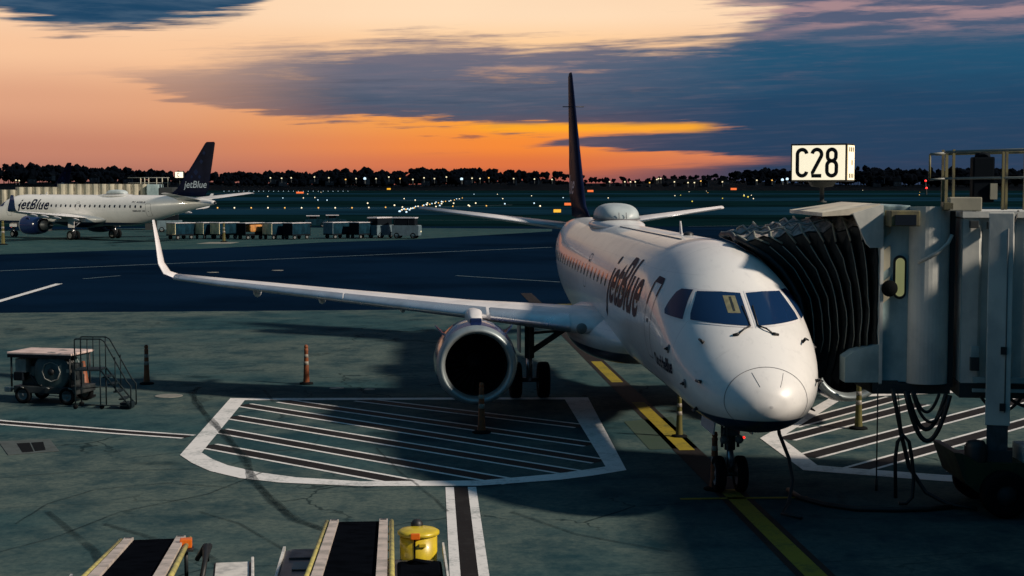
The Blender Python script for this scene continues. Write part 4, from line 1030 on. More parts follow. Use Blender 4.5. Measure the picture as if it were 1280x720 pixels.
# slanted cream patches that paint light falling on the cab wall
for z0 in (5.05, 4.4, 3.8):
    q = MB(); q.prism([(7.11, 29.74, z0), (7.11, 29.74, z0+.42), (7.27, 29.74, z0+.55), (7.27, 29.74, z0+.13)], (0, -.025, 0), 'bridge_cream'); bp(q, 'light_patch')
q = MB(); q.tube([(8.38, 29.48, 5.15), (8.30, 29.44, 5.0), (8.1, 29.42, 4.82), (7.75, 29.52, 4.62)], .035, 'bridge_paint', 8); bp(q, 'gutter')
# oval window with its dark mirror disc
q = MB(); P = rounded(-.125, -.42, .125, .42, .12)
q.prism([(7.46+a, 29.742, 4.33+b) for a, b in P], (0, -.03, 0), 'black_trim'); w_ = bp(q, 'oval_window')
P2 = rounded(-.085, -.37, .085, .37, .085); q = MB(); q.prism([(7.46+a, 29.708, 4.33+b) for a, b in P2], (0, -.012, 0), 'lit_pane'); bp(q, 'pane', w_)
q = MB(); q.lathe([(-.012, .001), (-.012, .15), (.012, .16), (.013, .001)], 'shadow_void', 24, 'Y', (7.24, 29.60, 4.12), flat=1); q.bar((7.22, 29.6, 4.12), (7.40, 29.72, 4.2), .02, 'black_trim'); bp(q, 'mirror')
# lamp box at the top of the gap
q = MB(); q.box((7.42, 29.45, 5.47), (.56, .5, .30), 'rail_yellow', bev=.02); lb = bp(q, 'lamp_box')
q = MB(); q.box((7.42, 29.19, 5.44), (.40, .03, .20), 'cabin_glass'); bp(q, 'lamp_glass', lb)
# floor skirt under the canopy
q = MB(); q.prism([(6.42, 29.66, 2.30), (7.12, 29.66, 2.30), (7.12, 29.66, 3.05), (6.60, 29.66, 2.90), (6.42, 29.66, 2.78)], (0, .5, 0), 'bridge_teal'); bp(q, 'skirt')
q = MB(); q.box((7.7, 31.3, 2.18), (1.5, 3.3, .20), 'bridge_dark'); q.box((7.2, 29.74, 2.22), (.5, .14, .22), 'bridge_dark'); bp(q, 'cab_floor')
# tunnel: ribbed walls, running away to the right
TA = R(-7); tx = Vector((math.cos(TA), math.sin(TA), 0)); ty = Vector((-math.sin(TA), math.cos(TA), 0)); TO = Vector((8.54, 29.30, 0))
TM = Matrix((tx, ty, Vector((0, 0, 1)))).transposed()
def tp(x, y, z): return TO + tx*x + ty*y + Vector((0, 0, z))
q = MB(); prof = []; xx = 0.0
for k in range(34):
    w = (.30, .07, .16, .07)[k % 4]; y = (0, 0, .085, .085)[k % 4]
    prof.append((xx, y)); xx += w
def wallstrip(side):
    rr = []
    for z in (2.34, 5.48):
        rr.append([tp(x, (y if side == 0 else 2.6 - y), z) for x, y in prof])
    return rr
L_ = prof[-1][0]
q.loft(wallstrip(0), 'bridge_paint', closed=False, cap=False, smooth=False); q.loft(wallstrip(1), 'bridge_paint', closed=False, cap=False, smooth=False)
q.hexa([tp(0, .1, 2.34), tp(L_, .1, 2.34), tp(L_, 2.5, 2.34), tp(0, 2.5, 2.34), tp(0, .1, 5.46), tp(L_, .1, 5.46), tp(L_, 2.5, 5.46), tp(0, 2.5, 5.46)], 'bridge_teal')
bp(q, 'tunnel_wall')
q = MB(); q.hexa([tp(-.02, -.06, 5.485), tp(L_, -.06, 5.485), tp(L_, 2.66, 5.485), tp(-.02, 2.66, 5.485), tp(-.02, -.06, 5.60), tp(L_, -.06, 5.60), tp(L_, 2.66, 5.60), tp(-.02, 2.66, 5.60)], 'bridge_paint'); bp(q, 'tunnel_roof')
q = MB(); q.hexa([tp(-.02, -.05, 2.06), tp(L_, -.05, 2.06), tp(L_, 2.65, 2.06), tp(-.02, 2.65, 2.06), tp(-.02, -.05, 2.335), tp(L_, -.05, 2.335), tp(L_, 2.65, 2.335), tp(-.02, 2.65, 2.335)], 'bridge_dark'); bp(q, 'tunnel_floor')
q = MB(); q.box(tp(1.5, -.16, 2.42), (2.6, .10, .10), 'bridge_teal', M=TM); q.box(tp(1.5, -.16, 2.22), (2.6, .08, .06), 'bridge_teal', M=TM); bp(q, 'cable_tray')
for (x, z) in ((.24, 2.72), (.18, 5.36), (.50, 5.34)):
    q = MB(); q.box(tp(x, -.10, z), (.16, .14, .26 if z < 3 else .14), 'bridge_dark', M=TM, bev=.01); bp(q, 'junction_box')
q = MB(); q.box(tp(.24, -.11, 2.92), (.15, .10, .26), 'bridge_teal', M=TM, bev=.01); bp(q, 'junction_box')
# lift column on a wheeled bogie
cx, cy = 9.05, 28.62; CR = R(-18)
q = MB(); q.box((cx, cy, 3.62), (.44, .36, 3.94), 'bridge_paint', rz=CR, bev=.015); col_ = bp(q, 'lift_column')
q = MB(); q.box((cx, cy, 1.42), (.38, .30, .60), 'gear_metal', rz=CR, bev=.01); q.box((cx, cy, 1.02), (.56, .46, .34), 'bridge_dark', rz=CR, bev=.01); bp(q, 'column_foot', col_)
q = MB(); q.bar((cx+.06, cy-.21, 5.3), (cx+.06, cy-.21, 1.9), .014, 'rim', 5); bp(q, 'conduit', col_)
for z in (2.0, 3.05):
    q = MB(); q.box((cx+.02, cy-.22, z), (.11, .07, .14), 'black_trim', rz=CR); bp(q, 'clamp', col_)
q = MB()
q.prism([(8.15, 28.25, 1.18), (8.30, 28.25, 1.16), (8.62, 28.25, .98), (11.4, 28.25, .98), (11.4, 28.25, .42), (8.62, 28.25, .42), (8.36, 28.25, .62)], (0, 1.5, 0), 'bogie_green'); bg_ = bp(q, 'bogie')
q = MB(); q.box((10.0, 28.6, 1.08), (1.1, .8, .40), 'bridge_teal', bev=.03); bp(q, 'motor_box', bg_)
q = MB(); q.lathe([(.95, .20), (1.25, .21), (1.36, .15), (1.38, .001)], 'black_trim', 20, c=(8.62, 28.5, 0)); bp(q, 'drive_motor', bg_)
for wx in (9.05, 10.3):
    for wy in (28.12, 29.9):
        q = MB(); q.lathe([(-.16, .20), (-.17, .36), (-.12, .43), (.12, .43), (.17, .36), (.16, .20)], 'tyre', 26, 'Y', (wx, wy, .43)); q.lathe([(-.12, .001), (-.12, .2), (.12, .2), (.12, .001)], 'bridge_dark', 20, 'Y', (wx, wy, .43)); bp(q, 'wheel', bg_)
# roof railing, equipment box and lamp
def tpr(x, y, z): return tp(x - (.33 if x < 2 else 0), y, z)
q = MB(); rz_ = 5.60
PT = [tpr(-.02, .30, 0), tpr(.14, .05, 0), tpr(1.05, .05, 0), tpr(1.16, .30, 0), tpr(2.4, .05, 0), tpr(3.6, .05, 0)]
for p in PT: q.box(p + Vector((0, 0, rz_+.60)), (.045, .045, 1.14), 'rail_yellow')
q.bar(tpr(-.02, .05, 6.72), tpr(4.2, .05, 6.86), .032, 'rail_grey', 6); q.bar(tpr(-.02, .05, 6.22), tpr(4.2, .05, 6.28), .026, 'rail_grey', 6)
q.bar(tpr(-.02, 1.3, 6.70), tpr(4.2, 1.3, 6.80), .028, 'rail_yellow', 6); q.bar(tpr(-.30, .05, 6.68), tpr(-.02, .05, 6.70), .028, 'rail_grey', 6); q.bar(tpr(-.30, .05, 6.68), tpr(-.30, .05, 6.2), .022, 'rail_yellow', 6); q.bar(tpr(-.30, .05, 6.2), tpr(0, .05, 6.22), .022, 'rail_grey', 6)
for k in range(3): q.box(tpr(.2+1.5*k, 1.3, rz_+.58), (.05, .05, 1.14), 'rail_yellow')
bp(q, 'railing')
q = MB(); q.box(tpr(.70, .24, 6.20), (.40, .36, .86), 'cart_dark', M=TM, bev=.03); q.box(tpr(.56, .2, 5.75), (.06, .06, .3), 'machine_dark', M=TM); q.lathe([(6.63, .15), (6.70, .13), (6.73, .001)], 'cart_dark', 16, c=tuple(tpr(.70, .24, 0))); eb = bp(q, 'equipment_box')
q = MB(); q.box(tpr(.88, .03, 5.98), (.13, .06, .30), 'bridge_cream', M=TM); bp(q, 'label_plate', eb)
q = MB(); q.box(tpr(.36, .10, 5.74), (.60, .30, .26), 'bridge_cream', M=TM, bev=.02); q.box(tpr(.05, .10, 5.70), (.2, .3, .16), 'rail_yellow', M=TM, bev=.02); bp(q, 'duct')
q = MB(); q.lathe([(-.10, .001), (-.09, .09), (.05, .12), (.06, .10), (.02, .05), (.02, .001)], 'bridge_cream', 20, 'Y', tuple(tp(1.32, -.05, 5.95))); q.lathe([(-.115, .001), (-.11, .035), (-.09, .035)], 'black_trim', 12, 'Y', tuple(tp(1.32, -.05, 5.95))); bp(q, 'flood_lamp')
q = MB(); q.tube([tp(1.0, -.03, 5.62), tp(.92, -.08, 5.4), tp(.78, -.05, 5.1)], .02, 'hose', 6); bp(q, 'cable')
# hanging hoses
def hang(name, a, b, sag, r=.035, n=16):
    q = MB(); a, b = Vector(a), Vector(b); q.tube([a.lerp(b, k/n) - Vector((0, 0, 4*sag*(k/n)*(1-k/n))) for k in range(n+1)], r, 'hose', 8); bp(q, name)
for (a, b, s, r) in (((7.55, 29.5, 2.15), (8.35, 29.3, 2.10), .92, .045), ((7.60, 29.55, 2.15), (8.30, 29.4, 2.12), .72, .04), ((7.66, 29.45, 2.15), (8.32, 29.35, 2.0), .5, .03), ((7.75, 29.6, 2.1), (8.2, 29.5, 2.1), .36, .03), ((8.9, 29.2, 2.1), (9.7, 29.2, 2.1), .30, .03), ((9.4, 29.2, 2.1), (10.4, 29.2, 2.1), .22, .03)):
    hang('hose', a, b, s, r)
q = MB(); q.tube([(7.30, 29.5, 2.2), (7.36, 29.48, 1.9), (7.48, 29.46, 1.3), (7.62, 29.4, .7), (7.9, 29.2, .25), (8.25, 28.9, .08), (8.7, 28.6, .06)], .042, 'hose', 8); bp(q, 'hose')
q = MB(); q.tube([(7.02, 29.5, 2.2), (7.02, 29.5, .45), ], .014, 'hose', 6); q.tube([(7.02, 29.5, .45), (7.02, 29.5, .22)], .03, 'hose', 6); bp(q, 'pull_cord')
q = MB(); q.tube([(7.32, 29.2, .14), (7.30, 29.2, .9), (7.34, 29.2, 1.22), (7.44, 29.2, 1.36), (7.56, 29.2, 1.22), (7.62, 29.2, .9), (7.66, 29.2, .5), (7.62, 29.15, .16), (7.50, 29.1, .06), (7.36, 29.1, .06)], .036, 'hose', 8)
q.tube([(7.44, 29.2, 1.34), (7.42, 29.4, 1.8), (7.40, 29.5, 2.15)], .010, 'hose', 5); bp(q, 'hose')
q = MB(); pts_ = [(7.34, 29.1, .06)] + [tuple(G(a, b, .05)) for a, b in ((1120, 634), (1080, 636), (1040, 632), (1005, 624), (990, 612))]
g0 = G(1200, 632, .05); q.tube([g0, G(1160, 636, .05), G(1120, 637, .05), G(1070, 636, .05), G(1030, 630, .05), G(1000, 622, .05), G(985, 612, .06)], .05, 'hose', 8); o = q.build('ground_hose'); tag(o, 'thick black hose lying on the dark apron between nose wheel and bridge bogie', 'hose')
# power cable from the aeroplane's nose to the ground
q = MB(); a = PL(1.9, -.55, 1.72); q.tube([a, a + Vector((.05, 0, -.3)), G(1005, 560, .75) if False else a + Vector((.22, -.1, -.75)), a + Vector((.28, -.2, -1.15)), a + Vector((.16, -.45, -1.52)), a + Vector((.0, -.7, -1.66)), a + Vector((.3, -1.0, -1.68))], .035, 'hose', 8)
tag(q.build('power_cable'), 'black power cable hanging from under the airliner nose to the ground', 'cable')

# terminal side of the bridge, out of view to the right; walkway sized to shade the apron
q = MB(); q.lathe([(2.2, 2.0), (5.7, 2.0), (5.9, 1.8), (6.0, .01)], 'bridge_teal', 32); q.lathe([(0, .55), (2.2, .55)], 'gear_metal', 24)
rt = q.build('unseen_rotunda'); rt.location = (14.6, 29.2, 0); tag(rt, 'unseen round turning drum at the right end of the boarding bridge', 'rotunda')
wk = empty('unseen_walkway', (13.6, 15.5, 0), 'unseen raised walkway from the terminal to the drum of the boarding bridge, sized to shade the apron', 'walkway')
q = MB(); q.box((0, 0, 4.4), (4.6, 25.4, 3.5), 'bridge_teal'); q.build('wall', wk)
q = MB(); q.box((0, 0, 6.28), (4.9, 25.7, .24), 'bridge_dark'); q.build('roof', wk)
q = MB(); q.box((0, 0, 2.54), (4.8, 25.6, .2), 'bridge_dark'); q.build('unseen_floor_slab', wk)
for y in (-10, 0, 10):
    q = MB(); q.box((0, y, 1.22), (.5, .5, 2.44), 'gear_metal'); q.build('column', wk)
for k in range(6):
    q = MB(); q.box((-2.33, -10 + k*4, 4.6), (.05, 2.6, 1.3), 'cabin_glass'); q.build('window', wk)
tm = empty('terminal_building', (30, 4, 0), 'concrete terminal block standing right of the unseen raised walkway', 'building')
mat('terminal_wall', (.24, .25, .24), .7, var=.3)
q = MB(); q.box((0, 0, 4.6), (24, 18, 9.2), 'terminal_wall'); q.build('wall', tm)
q = MB(); q.box((0, 0, 9.4), (24.6, 18.6, .4), 'bridge_dark'); q.build('roof', tm)
for k in range(5):
    q = MB(); q.box((-12.03, -6 + k*3, 5.6), (.08, 2.2, 1.8), 'cabin_glass'); q.build('window', tm)

# ------------------------------------------------------------------ gate sign
def digits(root, txt, h, w, M, mt, name='lettering'):
    vs, fs, tw = text2d(txt, 1.0, 1.0, 0, .012, 0); ys = [b for a, b in vs]; y0, y1 = min(ys), max(ys)
    q = MB(); q.add([M @ Vector((a/tw*w - w/2, 0, (b-y0)/(y1-y0)*h - h/2)) for a, b in vs], fs, mt); q.build(name, root)
SG = at(1028, 203.5, 32.2); SR = R(-29)
def ribbon(pts, w, closed=False):
    n = len(pts); L = []; Rr = []
    for i in range(n):
        a = Vector(pts[i-1] if (i > 0 or closed) else pts[0]); b = Vector(pts[(i+1) % n] if (i < n-1 or closed) else pts[-1]); t = (b-a).normalized(); nn = Vector((-t.y, t.x))
        L.append(Vector(pts[i]) + nn*w/2); Rr.append(Vector(pts[i]) - nn*w/2)
    m_ = n if closed else n-1
    return L+Rr, [(i, (i+1) % n, n+(i+1) % n, n+i) for i in range(m_)]
def arcp(cx, cy, rx, ry, a0, a1, n=14): return [(cx+rx*math.cos(R(a0+(a1-a0)*k/n)), cy+ry*math.sin(R(a0+(a1-a0)*k/n))) for k in range(n+1)]
def gate_glyphs(root, M, h, w, gap, st, mt):
    r = w/2; q = MB(); x = -(3*w+2*gap)/2 + r
    C = arcp(x, h/2-r, r, r, 8, 180) + arcp(x, -h/2+r, r, r, 180, 352)
    x2 = x + w + gap
    T = arcp(x2, h/2-r, r, r, 172, -28) + [(x2 - r*.92, -h/2 + .06), (x2 - r*.98, -h/2), (x2 + r, -h/2)]
    x3 = x2 + w + gap; ru = r*.88
    E1 = arcp(x3, h/2-ru, ru, ru, 0, 180) + arcp(x3, .035+ru, ru, ru, 180, 360)
    E2 = arcp(x3, .035-r, r, r, 0, 180) + arcp(x3, -h/2+r, r, r, 180, 360)
    for pts, cl in ((C, False), (T, False), (E1[:-1], True), (E2[:-1], True)):
        v_, f_ = ribbon(pts, st, cl); q.add([M @ Vector((p.x, 0, p.y)) for p in v_], f_, mt)
    q.build('lettering', root)
sign = empty('gate_sign', (SG.x, SG.y, 5.74), 'lit box sign reading C28 on a post above the boarding bridge hood', 'sign', rz=SR)
sz = SG.z - 5.74 - .0; W_, H_, D_ = 1.19, .78, .52
q = MB(); q.box((0, 0, sz), (W_, D_, H_), 'black_trim', bev=.012); hs_ = q.build('housing', sign)
q = MB(); q.box((0, -D_/2-.004, sz), (W_-.07, .02, H_-.07), 'sign_face'); q.build('front_face', sign)
q = MB(); q.box((W_/2+.004, 0, sz), (.02, D_-.07, H_-.07), 'sign_side'); q.build('side_face', sign)
gate_glyphs(sign, Matrix.Translation((-.03, -D_/2-.020, sz)), .54, .200, .115, .078, 'sign_black')
q = MB()
for z in (-.27, .27):
    for k in (-1, 0, 1): q.box((W_/2+.017, k*.12, sz+z), (.006, .05, .09), 'sign_black')
q.box((W_/2+.017, .05, sz), (.006, .05, .10), 'sign_black'); q.build('lettering', sign)
q = MB(); q.lathe([(0, .10), (.02, .10), (.03, .045), (sz-H_/2-.12, .045), (sz-H_/2-.1, .22), (sz-H_/2+.01, .30)], 'bridge_dark', 20); q.build('post', sign)

# ------------------------------------------------------------------ posts on the apron
def post_proto(mtl, flat):
    r = empty('bollard_post', (0, 0, 0), 'x', 'post', 'tall posts on the apron')
    q = MB(); q.lathe([(0, .001), (0, .24), (.045, .23), (.07, .12), (.075, .001)], 'tyre', 8); q.build('base', r)
    q = MB(); q.lathe([(.06, .105), (.3, .090), (1.05, .062), (1.12, .072), (1.16, .05), (1.20, .001)], mtl, 16); q.lathe([(1.12, .03), (1.20, .07), (1.27, .05), (1.28, .001)], mtl, 12); tb = q.build('tube', r)
    for z0, z1 in ((.62, .74), (.86, .97)):
        q = MB(); rr = lambda z: .090 + (.062-.090)*(z-.3)/.75 + .004; q.lathe([(z0, rr(z0)-.01), (z0+.004, rr(z0)), (z1-.004, rr(z1)), (z1, rr(z1)-.01)], 'post_white', 16); q.build('band', tb)
    return r
pa = post_proto('post_orange', 1); pb = post_proto('post_yellow', 1)
def place(o, px_, py_, s, label, first=[]):
    r = o if o.name not in first else dup(o, (0, 0, 0)); first.append(o.name)
    p = G(px_, py_); r.location = (p.x, p.y, .0); r.scale = (s, s, s); r['label'] = label; r.rotation_euler = (0, 0, random.uniform(0, 3)); return r
place(pa, 183.5, 480, .95, 'orange post with pale bands on the open concrete right of the steel steps')
place(pa, 383, 480, .95, 'orange post with pale bands standing alone behind the striped box')
place(pa, 602, 541, .98, 'orange post with pale bands directly in front of the engine intake')
place(pb, 849, 546, .85, 'dark yellow post on the lead-in line beside the nose gear')
place(pb, 1073, 536, .98, 'dark yellow post under the boarding bridge near the far engine')
place(pa, 893, 612, .92, 'orange post half hidden beside the nose wheels')

# ------------------------------------------------------------------ air start unit and steps at left
gu = empty('service_cart', G(69, 502), 'dark service cart with pink flat roof and round hose reel at far left', 'cart', rz=R(-14))
gu.scale = (.93, .93, .93)
def gb(q, name, par=None): return q.build(name, gu if par is None else par)
q = MB(); q.box((0, 0, .42), (2.1, 1.15, .22), 'machine_dark', bev=.03); q.box((-.1, .1, .66), (1.6, .9, .30), 'machine_dark', bev=.03); gb(q, 'chassis')
q = MB(); q.box((-.12, .0, 1.52), (2.15, 1.35, .07), 'canopy_pink', bev=.02); rf = gb(q, 'roof')
q = MB(); q.box((-.12, -.66, 1.44), (2.10, .03, .10), 'cart_dark'); q.box((-1.18, 0, 1.44), (.03, 1.3, .10), 'machine_grey'); gb(q, 'valance', rf)
q = MB()
for x in (-1.1, .85):
    for y in (-.58, .58): q.bar((x, y, .5), (x, y, 1.5), .03, 'machine_dark', 6)
    q.bar((x, -.58, 1.46), (x, .58, 1.46), .03, 'machine_dark', 6)
for y in (-.58, .58): q.bar((-1.1, y, 1.46), (.85, y, 1.46), .03, 'machine_dark', 6)
gb(q, 'roof_frame')
q = MB(); q.lathe([(-.36, .001), (-.36, .56), (-.33, .60), (-.30, .58), (-.28, .40), (.28, .40), (.30, .58), (.33, .60), (.36, .56), (.36, .001)], 'machine_teal', 36, 'Y', (.22, -.20, .98)); rl = gb(q, 'hose_reel')
q = MB()
for k in range(5): q.tube([(.22 + .47*math.cos(a), -.42 + .11*k, .98 + .47*math.sin(a)) for a in [2*math.pi*i/26 for i in range(26)]], .052, 'hose', 7, closed=True)
gb(q, 'hose', rl)
q = MB(); P = [(.22 + .30*math.cos(a), -.57, .98 + .30*math.sin(a)) for a in [2*math.pi*i/8 for i in range(8)]]
q.tube(P, .022, 'machine_grey', 6, closed=True); q.bar((.22, -.60, .98), (.22, -.56, .98), .1, 'black_trim', 12); gb(q, 'reel_rim', rl)
q = MB(); q.box((-.80, -.42, 1.14), (.36, .30, .42), 'machine_grey', bev=.02); q.box((-.86, -.45, .82), (.30, .34, .26), 'cart_dark', bev=.02); gb(q, 'control_box')
q = MB(); q.box((-.4, .2, 1.05), (.9, .7, .72), 'machine_dark', bev=.04); q.box((-.45, -.18, .92), (.5, .22, .34), 'machine_grey', bev=.03); q.tube([(-.75, -.4, .7), (-.5, -.5, .85), (-.3, -.5, .6), (-.1, -.55, .55)], .03, 'hose', 6); gb(q, 'engine_box')
q = MB(); q.box((.85, -.3, .98), (.30, .5, .5), 'machine_dark', bev=.04); q.box((.80, -.56, 1.02), (.16, .02, .10), 'post_white'); gb(q, 'side_box')
q = MB(); q.bar((-1.0, -.1, .40), (-1.5, -.25, .36), .035, 'machine_grey', 6); q.box((-1.42, -.25, .36), (.22, .12, .14), 'loader_rail', bev=.01); gb(q, 'tow_bar')
for x in (-.80, .05, .80):
    q = MB(); q.bar((x, -.60, .5), (x+.12, -.62, .48), .02, 'machine_grey', 6); gb(q, 'bracket')
for x in (-.75, .72):
    for y in (-.52, .52): wheel(gu, (x, y, .26), .26, .16)
cn = MB(); cn.box((0, 0, .02), (.36, .36, .04), 'tyre'); cn.lathe([(.04, .14), (.7, .03), (.71, .001)], 'post_orange', 16); co = cn.build('traffic_cone'); p = G(105, 497); co.location = (p.x, p.y, .0); co.scale = (1.5, 1.5, 1.5); tag(co, 'orange traffic cone between the service cart and the steel steps', 'traffic cone')
sp0 = G(128, 511)
stp = empty('steel_steps', sp0, 'dark steel platform steps with tall handrails beside the service cart', 'steps', rz=R(0))
stp.scale = (.9, .9, .9)
def sb(q, name): return q.build(name, stp)
r_ = .022; zt = 1.18
q = MB(); q.box((-.42, .30, zt), (.80, .72, .05), 'stair_steel'); sb(q, 'platform')
for k in range(5):
    x = .06 + .16*k*1.05; z = zt - .22*(k+1)
    q = MB(); q.box((x + .06, .30 - .03*k, z), (.20, .64, .035), 'stair_steel'); sb(q, 'tread')
q = MB()
for y in (-.04, .60):
    q.bar((-.02, y, zt), (.92, y-.16, .06), r_*1.2, 'stair_steel', 6)
sb(q, 'stringer')
q = MB()
for (x, y) in ((-.80, -.04), (-.80, .62), (-.04, -.04), (-.04, .62)): q.bar((x, y, 0.02), (x, y, zt), r_, 'stair_steel', 6)
q.bar((-.80, -.04, .12), (.9, -.14, .12), r_*.8, 'stair_steel', 6); q.bar((-.80, -.04, .6), (-.04, .62, .6), r_*.7, 'stair_steel', 6)
q.box((.72, .14, .10), (.34, .5, .18), 'stair_steel', bev=.02); sb(q, 'stand')
q = MB()
for y, e in ((-.04, -.16), (.62, -.16)):
    q.tube([(-.80, y, zt), (-.80, y, zt+.92), (-.78, y, zt+.95), (-.02, y, zt+.95), (.10, y+e*.1, zt+.88), (.80, y+e, .70+.16), (.92, y+e, .72), (.92, y+e, .08)], r_, 'stair_steel', 7)
    q.bar((-.42, y, zt), (-.42, y, zt+.95), r_*.8, 'stair_steel', 6); q.bar((-.04, y, zt), (-.04, y, zt+.95), r_*.8, 'stair_steel', 6)
    q.bar((.44, y+e*.6, zt+.42), (.44, y+e*.6, .55), r_*.8, 'stair_steel', 6)
q.bar((-.80, -.04, zt+.92), (-.80, .62, zt+.92), r_*.8, 'stair_steel', 6)
sb(q, 'handrail')
for (x, y) in ((-.80, -.04), (-.80, .62), (.0, -.04)):
    q = MB(); q.lathe([(-.03, .001), (-.03, .07), (.03, .07), (.03, .001)], 'tyre', 14, 'Y', (x, y, .07)); sb(q, 'castor')

# ------------------------------------------------------------------ belt loaders at the bottom edge
def loader(name, tip, head, incl, wid, label, tank):
    """tip: middle of the far end of the belt; the machine runs from there towards the terminal"""
    r = empty('belt_loader', (tip.x, tip.y, 0), label, 'belt loader', 'belt loaders on the apron', rz=head)      # local -y runs back along the belt
    L, z0 = 7.2, tip.z; sl = math.tan(incl)
    def P(x, y, dz=0): return Vector((x, -y, z0 + sl*y + dz))
    def slab(q, x0, x1, y0, y1, d0, d1, mt):
        q.hexa([P(x0, y1, d0), P(x1, y1, d0), P(x1, y0, d0), P(x0, y0, d0), P(x0, y1, d1), P(x1, y1, d1), P(x1, y0, d1), P(x0, y0, d1)], mt)
    hw = wid/2; rw = .125
    q = MB(); slab(q, -hw+rw+.004, hw-rw-.004, .02, L, -.06, -.02, 'belt_rubber'); q.tube([P(-hw+rw+.01, .02, -.07), P(hw-rw-.01, .02, -.07)], .05, 'belt_rubber', 12); q.build('belt', r)
    for s in (-1, 1):
        q = MB(); a, b = sorted((s*hw, s*(hw-rw))); slab(q, a, b, 0, L, -.20, .015, 'loader_rail'); rl = q.build('side_rail', r)
        q = MB(); slab(q, a+.02, b-.02, .04, .16, .016, .022, 'gear_metal'); q.build('end_plate', rl)
        q = MB(); sx = s*(hw+.055); q.tube([P(sx, -.06, -.03), P(sx, L, -.01)], .034, 'loader_yellow', 8)
        for k in range(8): q.bar(P(s*(hw+.01), .3 + k*.9, -.08), P(sx, .3 + k*.9, -.03), .015, 'loader_yellow', 5)
        q.build('hand_rail', r)
    q = MB(); q.box((0, -4.2, .58), (1.62, 6.0, .36), 'loader_body', bev=.03); ch = q.build('chassis', r)
    # left deck with a white edge
    q = MB(); q.box((-hw-.36, -3.4, .80), (.52, 5.0, .09), 'loader_body', bev=.02); q.build('deck', r)
    q = MB(); q.box((-hw-.63, -3.3, .84), (.035, 4.9, .10), 'loader_white'); q.build('deck_edge', r)
    q = MB(); q.box((-hw-.36, -1.2, .86), (.34, .5, .02), 'gear_metal'); q.box((-hw-.30, -1.9, .86), (.3, .4, .015), 'rim'); q.build('deck_plate', r)
    q = MB(); q.box((hw+.34, -3.6, .72), (.62, 4.2, .20), 'loader_body', bev=.03); q.build('engine_cover', r)
    if tank:
        q = MB(); q.box((hw+.06, -3.0, .88), (.03, 4.6, .12), 'loader_white'); q.build('deck_edge', r)
        q = MB(); q.box((hw+.80, -3.2, .86), (.03, 4.6, .12), 'loader_white'); q.build('deck_edge', r)
        cx_, cy_, rr = hw+.44, -1.15, .285
        q = MB(); q.lathe([(.62, .001), (.62, rr*.9), (.66, rr*.94), (1.10, rr*.94), (1.11, .001)], 'tank_yellow', 36, c=(cx_, cy_, 0)); tk = q.build('tank', r)
        q = MB(); q.lathe([(1.10, rr*.98), (1.115, rr*1.06), (1.15, rr*1.05), (1.175, rr*.9), (1.19, rr*.5), (1.195, .001)], 'tank_yellow', 36, c=(cx_, cy_, 0)); q.build('lid', tk)
        q = MB(); q.box((cx_-.05, cy_-rr*1.0, 1.135), (.13, .05, .085), 'lamp_orange', bev=.01); q.build('latch', tk)
        q = MB(); q.box((cx_-.06, cy_-rr*.96, .86), (.025, .03, .46), 'belt_rubber'); q.box((cx_+.05, cy_-rr*.96, 1.0), (.10, .04, .05), 'tank_yellow', bev=.01); q.build('strap', tk)
        q = MB(); q.lathe([(1.15, .085), (1.22, .09), (1.27, .05), (1.28, .001)], 'black_trim', 16, c=(cx_-.02, cy_+rr*.75, 0)); q.build('cap', tk)
        q = MB(); q.box((cx_, cy_-1.0, .80), (.62, .8, .14), 'belt_rubber', bev=.05); q.tube([(cx_-.15, cy_-.75, .88), (cx_-.05, cy_-.85, .93), (cx_+.15, cy_-.8, .88)], .03, 'belt_rubber', 6); q.build('seat', r)
    else:
        q = MB(); q.box((hw+.05, -1.05, 1.30), (.16, .14, .12), 'lamp_orange', bev=.015); q.build('beacon', r)
        q = MB(); q.bar((hw+.05, -1.05, .8), (hw+.05, -1.05, 1.26), .03, 'machine_dark', 6); q.box((hw-.02, -1.08, 1.22), (.34, .2, .03), 'machine_dark'); q.build('beacon_post', r)
        q = MB(); random.seed(5)
        for k in range(5): q.tube([(hw+.22+random.uniform(-.05, .1), -.35-.07*k, .95), (hw+.28+random.uniform(-.05, .08), -.5-.08*k, 1.12+.02*k), (hw+.30, -.8-.1*k, 1.05), (hw+.26, -1.1-.1*k, .85)], .035, 'hose', 7)
        q.build('hose', r)
        q = MB(); q.box((hw+.66, -1.65, .80), (.50, 1.6, .34), 'loader_body', bev=.03); q.box((hw+.66, -1.35, .98), (.44, .8, .015), 'loader_white'); q.build('fender', r)
        q = MB(); q.box((hw+.93, -1.8, .90), (.04, 1.9, .26), 'loader_white', bev=.01); q.build('deck_edge', r)
    for y in (-2.0, -6.0):
        for s in (-1, 1): wheel(r, (s*.80, y, .36), .36, .24, 'X')
    q = MB()
    for y in (1.6, 4.8): q.bar((-.3, -y, .7), P(-.3, y, -.15), .05, 'gear_metal', 6); q.bar((.3, -y, .7), P(.3, y, -.15), .05, 'gear_metal', 6)
    q.build('lift_arm', r)
    return r
t1 = at(194, 672, 21.5); loader('l', t1, R(9.5), R(8.0), .84, 'belt loader with orange beacon box and bare rails at the bottom left', False)
t2 = at(449, 650, 23.0); loader('r', t2, R(4.5), R(6.0), .86, 'belt loader carrying the round yellow tank at the bottom edge', True)

